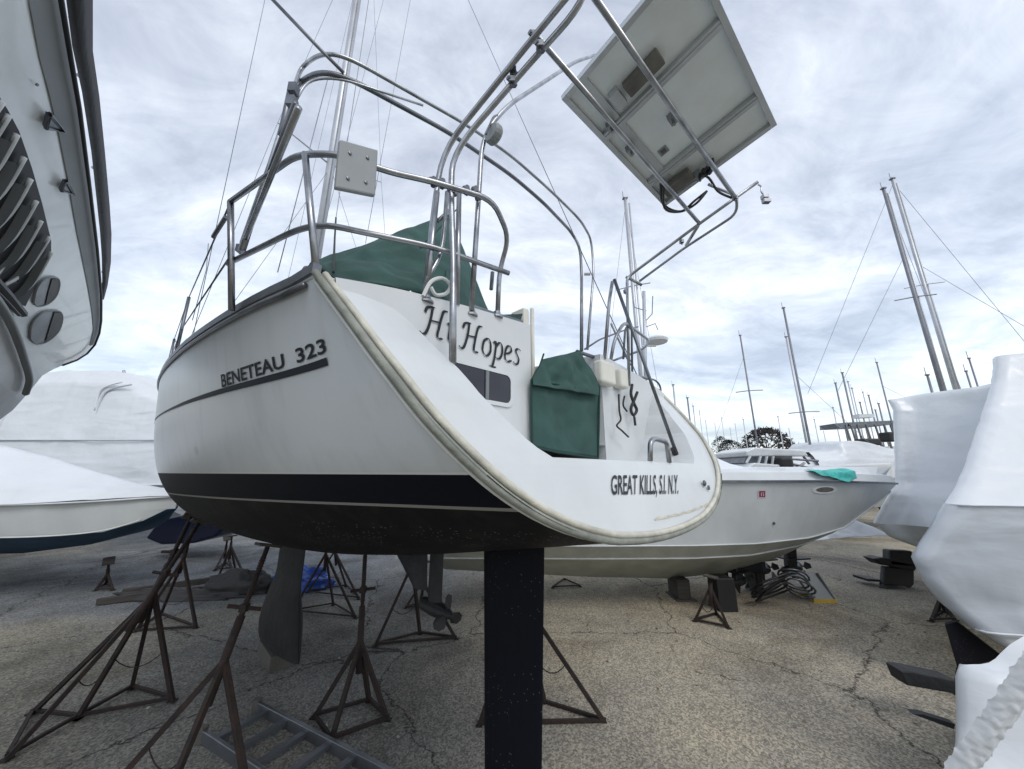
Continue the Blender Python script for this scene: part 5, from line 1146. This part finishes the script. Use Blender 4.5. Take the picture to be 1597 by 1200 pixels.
# louvred vent: dark recess and curved blades
b = MB(); b.prism([(-1.521, 0.688, 3.189), (-1.683, 0.922, 3.297), (-1.726, 0.971, 3.305), (-1.806, 1.058, 3.314), (-1.965, 1.217, 3.311), (-2.158, 1.405, 3.299), (-2.406, 1.642, 3.277), (-2.513, 1.734, 3.252), (-2.833, 1.923, 3.040), (-2.779, 1.855, 3.018), (-2.495, 1.542, 2.980), (-2.067, 1.050, 2.890)], yn * -.004); b.build('vent_recess', 'louvre', YL)
tips = [(4, 160), (14, 182), (27, 212), (38, 248), (48, 282), (57, 316), (64, 345), (77, 370), (80, 396)]
blades = [[(-1.672, 0.923, 3.283), (-1.775, 0.958, 3.173), (-1.833, 0.961, 3.087)], [(-1.719, 0.973, 3.286), (-1.836, 1.022, 3.177), (-1.917, 1.036, 3.069)], [(-1.791, 1.047, 3.288), (-1.914, 1.104, 3.181), (-2.012, 1.119, 3.049)], [(-1.886, 1.140, 3.283), (-2.010, 1.197, 3.175), (-2.105, 1.202, 3.032)], [(-1.988, 1.239, 3.276), (-2.126, 1.305, 3.160), (-2.225, 1.308, 3.007)], [(-2.104, 1.350, 3.266), (-2.256, 1.422, 3.136), (-2.345, 1.415, 2.985)], [(-2.223, 1.463, 3.252), (-2.382, 1.541, 3.123), (-2.446, 1.525, 2.996)], [(-2.344, 1.590, 3.258), (-2.507, 1.663, 3.114), (-2.537, 1.622, 3.004)], [(-2.458, 1.694, 3.240), (-2.609, 1.775, 3.127), (-2.676, 1.780, 3.030)]]
for bl_ in blades:
    p = smoothcurve([Vector(q) for q in bl_], 4)
    dn_ = Vector((0, 0, -1)) - yn * Vector((0, 0, -1)).dot(yn); dn_.normalize()
    b = MB(); b.grid([[q for q in p], [q + dn_ * .035 + yn * .012 for q in p], [q + dn_ * .05 - yn * .02 for q in p]]); b.tube(p, .009, 5, mi=1)
    b.build('vent_blade', None, YL, mats=['louvregrey', 'hullpale'], smooth=True)
b = MB(); b.tube([Vector(q) for q in [(-2.399, 1.473, 2.988), (-2.620, 1.701, 2.996), (-2.851, 1.936, 2.997)]], .02, 6); b.tube([Vector(q) for q in [(-2.435, 1.505, 2.958), (-2.637, 1.716, 2.967), (-2.814, 1.898, 2.971)]], .008, 6); b.build('vent_trim', 'black', YL)
def oval_port(pts, dark, par):
    pts = smoothcurve(list(pts) + [pts[0]], 4)[:-1]
    b = MB(); p = [Vector(q) for q in pts]; b.add([q + yn * .006 for q in p], [tuple(range(len(p)))]); o = b.build('port_window', 'steeldark', par)
    b = MB(); b.tube([q + yn * .006 for q in p] + [p[0] + yn * .006], .006, 5, cap=False); b.build('port_rim', 'board', o)
    b = MB(); b.add([Vector(q) + yn * .010 for q in dark], [tuple(range(len(dark)))]); b.build('port_shade', 'black', o)
oval_port([(-2.835, 1.943, 3.082), (-2.732, 1.866, 3.123), (-2.684, 1.845, 3.168), (-2.695, 1.880, 3.205), (-2.741, 1.946, 3.236), (-2.813, 2.014, 3.226), (-2.900, 2.075, 3.184), (-2.928, 2.071, 3.134), (-2.904, 2.019, 3.090)], [(-2.920, 2.055, 3.121), (-2.816, 1.975, 3.162), (-2.712, 1.899, 3.208), (-2.741, 1.946, 3.236), (-2.813, 2.014, 3.226), (-2.900, 2.075, 3.184), (-2.930, 2.081, 3.148)], YL)
oval_port([(-3.194, 2.232, 2.965), (-3.046, 2.113, 3.013), (-2.990, 2.100, 3.082), (-3.034, 2.180, 3.138), (-3.111, 2.280, 3.171), (-3.223, 2.383, 3.155), (-3.337, 2.463, 3.099), (-3.370, 2.448, 3.024), (-3.318, 2.363, 2.972)], [(-3.356, 2.426, 3.010), (-3.215, 2.321, 3.070), (-3.056, 2.205, 3.140), (-3.111, 2.280, 3.171), (-3.223, 2.383, 3.155), (-3.337, 2.463, 3.099), (-3.368, 2.463, 3.049)], YL)
for pts in ([(-1.787, 1.104, 3.383), (-1.736, 1.069, 3.408), (-1.817, 1.175, 3.445)], [(-2.093, 1.407, 3.371), (-2.046, 1.378, 3.400), (-2.140, 1.485, 3.418)]):
    p = [Vector(q) for q in pts]; b = MB(); b.tube([p[0], p[1], p[2], p[0]], .008, 6); b.prism([q - yn * .012 for q in p], yn * .01); b.build('fairlead', 'steeldark', YL)
for q in [(-1.654, 0.965, 3.411)]: b = MB(); b.lathe(q, [(.002, 0), (.006, 0), (.005, .004), (.002, .004)], tuple(yn), 8); b.build('fastener', 'steeldark', YL)
# black weather cloth on the guard rail outboard of the gunwale
wcl = [(-1.322, 0.751, 3.602), (-1.409, 0.830, 3.580), (-1.588, 0.992, 3.607), (-1.829, 1.212, 3.681), (-2.240, 1.586, 3.770), (-2.751, 2.051, 3.840), (-3.166, 2.428, 3.897), (-3.606, 2.828, 3.933), (-4.028, 3.212, 3.931), (-4.203, 3.371, 3.833)]; wcr = [(-1.424, 0.843, 3.787), (-1.529, 0.939, 3.775), (-1.696, 1.091, 3.756), (-1.960, 1.331, 3.837), (-2.414, 1.744, 3.937), (-3.037, 2.311, 4.061), (-3.531, 2.760, 4.143), (-4.030, 3.214, 4.147), (-4.294, 3.454, 4.032), (-4.335, 3.491, 3.880)]
b = MB(); b.grid([wcl, wcr]); o = b.build('weather_cloth', 'blackcloth', YL, smooth=True); md = o.modifiers.new('t', 'SOLIDIFY'); md.thickness = .02
for a in ([(-1.754, 1.117, 3.663), (-1.869, 1.221, 3.766)], [(-2.406, 1.709, 3.801), (-2.547, 1.838, 3.929)], [(-3.167, 2.402, 3.935), (-3.337, 2.557, 4.083)], [(-3.901, 3.069, 3.952), (-4.044, 3.199, 4.137)], [(-1.522, 0.906, 3.622), (-1.539, 0.921, 3.711)]): T_('rail_stanchion', a, .009, 'steel', bend=0, parent=YL)

# ------------------------------------------------------------------ masts of the boats further off
def mast(label, base, r, m='alu', spread=(), lines=(), parent_cat='mast', heads=True, group='masts of laid up boats'):
    x, y, z0, z1 = base; s = thing('mast', label, 'mast', (x, y, z0), group)
    b = MB(); b.tube([(x, y, min(z0, 1.2)), (x, y, z1)], r, 8, r2=r * .85); b.build('mast_pole', m, s, smooth=True)
    if heads: b = MB(); b.box((x, y, z1 + .02), (r * 2.4, r * 2, .05)); b.tube([(x - r, y, z1), (x - r, y, z1 + .3)], .010, 5); b.build('masthead', 'steeldark', s)
    for f in spread:
        zq = z0 + (z1 - z0) * f; b = MB(); b.tube([(x - .5, y + .25, zq - .03), (x, y, zq), (x + .5, y - .25, zq - .03)], .022, 5); b.build('spreader', m, s)
    if len(spread) and r > .061:
        b = MB(); b.tube([(x + r * 2.1, y, min(z0, 1.2)), (x + r * 1.9, y, z1 - .2)], r * .42, 6); b.build('furled_sail', 'paneltrim', s, smooth=True)
    for (dx, dy, f) in lines:
        b = MB(); b.tube([(x + dx, y + dy, z0), (x, y, z0 + (z1 - z0) * f)], .007, 4); b.build('stay', 'wire', s)
    return s
mast('thick dark mast with furled sail over the wrapped boats, left of the tall pair', (14.744, 12.000, 4.945, 13.027), .062, 'aludark', (.42,), ((-3.1, .5, .62), (2.6, 1.5, 1)), )
mast('slightly brighter mast right of the dark one, taller of the tall pair', (15.718, 12.400, 5.134, 13.864), .066, 'alu', (.45,), ((-4.0, 1.5, .98), (4.6, .5, .98), (5.0, -.5, .55)))
mast('slim tall mast in the middle distance with a short mast beside it', (13.136, 16.000, 3.057, 9.815), .05, 'aludark', (.25,), ((2.9, 0, .5),))
mast('short mast just left of the slim tall one', (15.432, 19.000, 3.237, 9.498), .055, 'alu', (), ())
mast('single dark upright mast above the cabin of the white cruiser', (11.504, 17.000, 3.117, 8.788), .04, 'aludark', (.5,), ((-2.2, 0, .8),))
mast('mast with a pale top rising behind the yacht arch, right of the green door cover', (4.084, 11.000, 3.973, 11.704), .07, 'alu', (.55,), ((1.0, 1, .97), (-1.1, 1, .97)))
for i, (px, lab) in enumerate((('a', 0),)): pass
mast('leftmost mast of the far row above the cruiser radar', (22.273, 24.000, 5.230, 8.062), .055, 'aludark')
mast('second and taller mast of the far row above the cruiser radar', (22.902, 24.000, 4.972, 8.796), .06, 'aludark')
mast('third thin mast of the far row above the cruiser radar', (25.275, 26.000, 5.211, 8.166), .045, 'alu')
mast('mast of the far row directly above the radar dome', (26.386, 26.000, 5.584, 7.630), .05, 'aludark')
mast('mast of the far row just left of the directly central one, pale', (30.015, 30.000, 6.120, 8.762), .045, 'alu')
mast('rightmost mast of the far row touching the wrapped boat edge', (24.894, 24.000, 5.230, 6.626), .05, 'aludark')
mast('tall thin mast leaning to the wrapped boat edge at its top left corner', (21.230, 20.000, 5.505, 8.299), .04, 'aludark', (), ((2.4, 0, .5),))
mast('stub mast above the yacht rim, left of two', (10.156, 22.000, 5.845, 7.441), .06, 'alu')
mast('stub mast above the yacht rim, right of two', (11.956, 24.000, 5.532, 7.026), .06, 'aludark')
mast('thin stub mast lowest above the yacht rim', (14.321, 28.000, 5.852, 7.175), .045, 'alu')
HM = 'hair thin masts on the skyline'
mast('hair thin far mast nearest the yacht rim, tallest of the left cluster', (23.740, 45.000, 4.949, 9.761), .05, 'alu', heads=False, group=HM)
mast('hair thin far mast, second from the yacht rim', (24.374, 45.000, 4.949, 8.535), .05, 'alu', heads=False, group=HM)
mast('hair thin far mast above the dark low bush beside the yacht rim', (28.315, 50.000, 5.265, 8.799), .05, 'alu', heads=False, group=HM)
mast('hair thin far mast directly above the low evergreen', (29.372, 50.000, 5.265, 9.702), .05, 'alu', heads=False, group=HM)
mast('lowest hair thin far mast between evergreen and rounded bare tree', (30.341, 50.000, 5.265, 8.172), .05, 'alu', heads=False, group=HM)
mast('hair thin far mast at the left edge of the rounded bare tree', (31.133, 50.000, 5.265, 8.799), .05, 'alu', heads=False, group=HM)
mast('hair thin far mast over the right foot of the rounded bare tree', (34.678, 45.000, 4.949, 7.485), .05, 'alu', heads=False, group=HM)
mast('hair thin far mast alone right of the slim tall mast', (38.958, 45.000, 4.949, 7.164), .05, 'alu', heads=False, group=HM)
mast('short pole with a flag like vane behind the wrapped boats at right', (17.339, 13.000, 5.280, 6.282), .03, 'aludark')
mast('shorter stub behind the wrapped boats at right', (17.076, 13.000, 5.280, 5.777), .03, 'aludark')
for lab, bs, rr, mm in (
    ('thin pale mast between the second and third of the far row', (27.019, 28.000, 5.450, 9.162), .05, 'alu'),
    ('thin dark mast between the third mast of the far row and the radar dome', (25.622, 26.000, 5.304, 7.100), .05, 'aludark'),
    ('short dark mast right of the radar dome in the far row', (28.668, 28.000, 5.651, 6.867), .05, 'aludark'),
    ('faint mast standing left of the far row above the cruiser radar', (30.806, 34.000, 6.168, 8.137), .05, 'alu'),
    ('faint mast just right of the slim tall mast and its short companion', (28.776, 34.000, 4.252, 6.962), .045, 'alu'),
    ('faint thin mast halfway between the upright mast and the slim tall mast', (26.855, 36.000, 4.379, 7.573), .045, 'alu'),
    ('faint thin mast left of the single dark upright mast', (23.304, 36.000, 4.379, 7.248), .045, 'alu'),
    ('thin leaning mast in front of the tall right hand pair at its left foot', (14.379, 12.000, 4.900, 5.356), .04, 'aludark')):
    mast(lab, bs, rr, mm)
# left: thin pole over the tall wrap is part of that boat

# radar pole and dome of a cruiser, seen right of the arch
rp = thing('radar_mast', 'slim pole with a flat white radar dome rising behind the yacht gear', 'radar mast', (3.286, 8.600, 3.564))
b = MB(); b.tube([(3.241, 8.600, 3.408), (3.469, 8.600, 6.724)], .045, 8); b.build('pole', 'alu', rp, smooth=True)
b = MB(); b.lathe((3.674, 8.600, 5.345), [(.03, -.05), (.26, -.04), (.28, .02), (.2, .08), (.03, .09)], (0, 0, 1), 18); b.box((3.466, 8.600, 5.207), (.35, .05, .03)); b.build('radar_dome', 'gel', rp)
b = MB()
for q in ([(3.464, 8.600, 5.906), (3.629, 8.600, 6.085), (3.693, 8.600, 6.594)], [(3.448, 8.600, 5.729), (3.687, 8.600, 5.817), (3.735, 8.600, 5.641)], [(3.487, 8.600, 6.175), (3.195, 8.600, 6.265), (3.176, 8.600, 6.447)]): b.tube([Vector(x) for x in q], .012, 5)
b.build('antenna', 'steeldark', rp)

rnd = random.Random(11); b = MB()
for k in range(1500):
    x = rnd.uniform(-7, 8); y = 1.6 + 12 * rnd.random() ** 1.6; s_ = rnd.uniform(.006, .020) * (1 + y * .06); a = rnd.uniform(0, 6.28); z_ = .03 * noise.noise(Vector((x * .35, y * .35, 0))) + .004
    c_ = Vector((x, y, z_)); u_ = Vector((math.cos(a), math.sin(a), rnd.uniform(-.2, .2))) * s_; v_ = Vector((-math.sin(a), math.cos(a), rnd.uniform(-.2, .3))) * s_ * rnd.uniform(.4, .8)
    if k % 3: b.add([c_ - u_, c_ - v_, c_ + u_, c_ + v_ + Vector((0, 0, s_ * .3))], [(0, 1, 2, 3)], k % 2)
    else: b.add([c_ - u_, c_ - v_, c_ + u_, c_ + v_, c_ + Vector((0, 0, s_ * .8))], [(0, 1, 4), (1, 2, 4), (2, 3, 4), (3, 0, 4)], 2)
M['leaf'] = mat('dry_leaf', (.16, .10, .05), .8, var=.2); M['stone'] = mat('pebble', (.34, .32, .28), .8, var=.2, vscale=2)
lt = b.build('litter', None, None, mats=['leaf', 'brownbox', 'stone']); tag(lt, 'small dry leaves and pebbles scattered over the ground', 'litter', kind='stuff')

# ------------------------------------------------------------------ far boats: cabin cruiser, radar arch, white wrapped cruiser
cr_ = thing('cabin_cruiser', 'white cabin cruiser with dark windscreen and bow rail gear, just past the grey motorboat', 'motorboat', (8.5, 12.5, 0))
b = MB(); b.prism([(7.550, 12.500, 1.620), (7.618, 12.500, 2.079), (8.236, 12.500, 2.418), (10.044, 12.500, 2.290), (12.948, 12.500, 2.418), (12.747, 12.500, 1.620)], Vector((0, 2.5, 0))); bevel(b.build('hull', 'gel', cr_), .05)
b = MB(); b.prism([(8.182, 12.800, 2.822), (8.518, 12.800, 2.955), (10.284, 12.800, 2.866), (10.398, 12.800, 2.645), (8.222, 12.800, 2.645)], Vector((0, 2.0, 0))); bevel(b.build('cabin_roof', 'gel', cr_), .05)
b = MB(); b.prism([(8.139, 12.900, 2.428), (8.290, 12.900, 2.671), (9.873, 12.900, 2.671), (9.887, 12.900, 2.144), (8.554, 12.900, 2.209)], Vector((0, 1.8, 0))); b.build('cabin_glass', 'steeldark', cr_)
for x0 in (1186, 1198, 1213): pass
b = MB()
for q in ([(8.659, 12.750, 2.643), (8.455, 12.750, 2.208)], [(8.883, 12.750, 2.643), (8.695, 12.750, 2.186)], [(9.106, 12.750, 2.643), (8.957, 12.750, 2.165)], [(8.302, 12.750, 2.643), (8.134, 12.750, 2.424)]): b.beam(q[0], q[1], .08, .04)
b.build('window_frame', 'gel', cr_)
b = MB(); b.box((9.313, 12.600, 2.420), (.45, .4, .4)); bevel(b.build('outboard_cowl', 'black', cr_), .1, 3)
b = MB()
for q in ([(9.481, 12.500, 2.546), (10.431, 12.500, 2.482)], [(9.537, 12.500, 2.375), (10.079, 12.500, 2.248), (9.760, 12.500, 2.058)], [(9.957, 12.500, 2.632), (10.104, 12.500, 2.375)], [(9.588, 12.500, 2.184), (9.959, 12.500, 2.418)]): b.tube([Vector(x) for x in q], .04, 5)
b.build('bow_rail', 'steeldark', cr_)
wc = thing('wrapped_boat', 'distant cruiser under a low white cover with a dark flybridge and radar behind it', 'boat', (12, 15, 0), GW)
tpf = [(11.813, 14.500, 2.892), (12.793, 14.500, 2.942), (13.170, 14.500, 3.271), (14.023, 14.500, 3.296), (14.743, 14.500, 3.094), (15.821, 14.500, 2.817), (16.557, 14.500, 2.717)]
wrap_shell('shrink_film', [[Vector(p) + Vector((0, 2.5, .1)) for p in tpf], [Vector(p) for p in tpf], [Vector((p[0], 14.2, 2.55)) for p in tpf], [Vector((p[0], 14.1, 1.9)) for p in tpf]], 'wrap', wc, .05, seed=6.1)
b = MB(); b.grid([[Vector((p[0], 14.1, 1.9)) for p in tpf], [Vector((p[0], 14.6, .8)) for p in tpf]]); b.build('hull', 'hullgrey', wc)
fb = thing('flybridge_cruiser', 'far cruiser flybridge with a dark top, thin posts and a white radar bar', 'motorboat', (19.429, 20.000, 3.366))
b = MB()
b.prism([(17.960, 20.000, 4.744), (18.764, 20.000, 4.816), (18.700, 20.000, 4.529), (18.264, 20.000, 4.493)], Vector((0, 1, 0))); b.prism([(18.872, 20.000, 4.816), (21.408, 20.000, 4.924), (21.353, 20.000, 4.708), (18.824, 20.000, 4.600)], Vector((0, 2, 0))); b.build('hardtop', 'steeldark', fb)
b = MB(); b.prism([(19.322, 19.800, 5.254), (20.179, 19.800, 5.254), (20.135, 19.800, 5.074), (19.273, 19.800, 5.039)], Vector((0, .4, 0))); b.build('radar_bar', 'gel', fb)
b = MB()
for x in [(18.621, 20.000, 4.493), (18.907, 20.000, 4.493), (19.264, 20.000, 4.493), (19.764, 20.000, 4.493), (20.264, 20.000, 4.493), (20.763, 20.000, 4.493), (21.121, 20.000, 4.493)]: b.tube([Vector(x) + Vector((0, 0, .2)), Vector(x) - Vector((-.15, 0, 1.6))], .05, 5)
b.build('flybridge_frame', 'steeldark', fb)
for q, sz in (((18.636, 19.000, 3.634), (.9, .6, .35)), ((19.811, 19.000, 3.902), (.5, .6, .5))): b = MB(); b.box(q, sz); bevel(b.build('helm_seat', 'black', fb), .08, 2)
b = MB(); b.prism([(17.455, 20.500, 1.997), (18.109, 20.500, 3.398), (22.489, 20.500, 3.576), (22.783, 20.500, 1.997)], Vector((0, 3, 0))); b.build('hull', 'gel', fb)

# ------------------------------------------------------------------ distant trees
def bare_tree(label, p, h_, wd, seed, m='twig', dens=260):
    rnd = random.Random(seed); s = thing('tree', label, 'tree', tuple(p), 'trees on the skyline'); p = Vector(p)
    b = MB(); b.tube([p, p + Vector((0, 0, h_ * .5))], wd * .03, 6, r2=wd * .015); 
    for k in range(7):
        a = rnd.uniform(0, 6.28); b.tube([p + Vector((0, 0, h_ * rnd.uniform(.2, .4))), p + Vector((math.cos(a) * wd * .35, math.sin(a) * wd * .35, h_ * rnd.uniform(.6, .85)))], wd * .012, 5, r2=wd * .004)
    b.build('trunk', 'trunk', s)
    b = MB()
    for k in range(dens):
        a = rnd.uniform(0, 6.28); ph = rnd.uniform(-.3, 1.57); rr = rnd.uniform(.55, 1) ** .5
        c_ = p + Vector((math.cos(a) * math.cos(ph) * wd * .5 * rr, math.sin(a) * math.cos(ph) * wd * .5 * rr, h_ * .5 + math.sin(ph) * h_ * .5 * rr))
        d_ = Vector((rnd.uniform(-1, 1), rnd.uniform(-1, 1), rnd.uniform(-.2, 1))).normalized() * wd * .07
        q = d_.orthogonal().normalized() * wd * .012
        b.add([c_ - d_, c_ + q, c_ + d_, c_ - q], [(0, 1, 2, 3)]); q2 = d_.cross(q).normalized() * wd * .012; b.add([c_ - d_, c_ + q2, c_ + d_, c_ - q2], [(0, 1, 2, 3)])
    b.build('crown', m, s)
bare_tree('rounded bare brown tree on the skyline behind the single upright mast', Vector((38.542, 55.000, 3.499)) , 5.2, 6.6, 3, dens=700)
bare_tree('smaller bare tree at the right foot of the rounded one', Vector((45.711, 60.000, 3.626)), 3.2, 5.5, 5, dens=350)
bare_tree('dark low evergreen on the skyline next to the yacht rim', Vector((29.976, 50.000, 3.372)), 3.1, 3.4, 7, 'treedark', dens=500)
bare_tree('second dark low bush left of the rounded bare tree', Vector((28.755, 50.000, 3.372)), 3.6, 2.6, 9, 'treedark', dens=350)
b = MB(); rnd = random.Random(4); rows = [[], []]
xs_ = [-120 + i * 4 for i in range(80)]
b.grid([[(x, 120 + 6 * math.sin(x), 0) for x in xs_], [(x, 120 + 6 * math.sin(x), 3.2 + rnd.random() * 2.2) for x in xs_], [(x, 126 + 6 * math.sin(x), 2.5) for x in xs_]])
for k in range(2600):
    x = rnd.uniform(-120, 196); z = rnd.uniform(1.5, 6.2); c_ = Vector((x, 118 + 6 * math.sin(x) + rnd.uniform(-1.5, 1.5), z)); q = rnd.uniform(.3, .9)
    b.add([c_ + Vector((-q, 0, -q * .5)), c_ + Vector((q * .4, .2, -q)), c_ + Vector((q, 0, q * .6)), c_ + Vector((-q * .3, .1, q))], [(0, 1, 2, 3)])
tag(b.build('far_treeline', 'twig', None, origin=(0, 120, 0)), 'low dark line of far off trees along the horizon', 'trees', kind='stuff')
# more laid-up boats further back on the open right-hand lot
def far_boat(label, x, y, L, wd, hgt, yaw, m, cover='wrap', z0=1.0):
    s = thing('laid_up_boat', label, 'boat', (x, y, 0), 'boats laid up across the yard')
    ca, sa = math.cos(yaw), math.sin(yaw)
    def P(a, c_, z): return Vector((x + ca * a - sa * c_, y + sa * a + ca * c_, z))
    b = MB(); R = []
    for f, w_, zk in ((0, .9, z0 - .1), (.3, 1, z0 - .4), (.6, .95, z0 - .35), (.85, .55, z0), (1, .03, z0 + .7)):
        a = (f - .5) * L; R.append([P(a, wd / 2 * w_, z0 + 1.0), P(a, wd / 2 * w_ * .85, z0 + .15), P(a, 0, zk), P(a, -wd / 2 * w_ * .85, z0 + .15), P(a, -wd / 2 * w_, z0 + 1.0)])
    b.grid(R); b.add(R[0], [(0, 1, 2, 3, 4)]); b.build('hull', m, s, smooth=False)
    R = []
    for f, w_, zt in ((0, .9, hgt * .7), (.05, .95, hgt * .9), (.4, 1, hgt), (.7, .85, hgt * .7), (1, .05, .1)):
        a = (f - .5) * L; R.append([P(a, wd / 2 * w_ + .02, z0 + .96), P(a, wd / 2 * w_ * .7, z0 + 1 + zt * .65), P(a, 0, z0 + 1 + zt), P(a, -wd / 2 * w_ * .7, z0 + 1 + zt * .65), P(a, -wd / 2 * w_ - .02, z0 + .96)])
    b = MB(); b.grid(R); b.add(R[0], [(0, 1, 2, 3, 4)]); b.build('cover', cover, s, smooth=False)
    for a in (-.3, .2):
        for c_ in (-1, 1):
            b = MB(); q = P(a * L, c_ * wd * .42, z0 + .2); b.tube([q, P(a * L, c_ * wd * .6, 0)], .04, 5); b.build('prop_stand', 'rust', s)
far_boat('far boat with white cover seen under the motorboat bow at right', 13.5, 16.5, 8, 2.8, 1.1, .5, 'hullpale')
far_boat('distant boat behind the stands at left with dark bottom', -8.5, 17, 9, 2.9, 1.2, .3, 'navy')
far_boat('distant pale boat glimpsed between keel and propeller leg', -2.0, 19, 8, 2.8, 1.1, -.2, 'hullpale')
far_boat('distant white boat glimpsed right of the black rudder', 4.5, 21, 9, 2.8, 1.1, .1, 'hullgrey')
far_boat('far boat low on the right lot behind the black outdrives', 20, 24, 9, 3, 1.4, .2, 'hullpale')

for o in sc.objects:
    if '_w' in o.keys(): del o['_w']
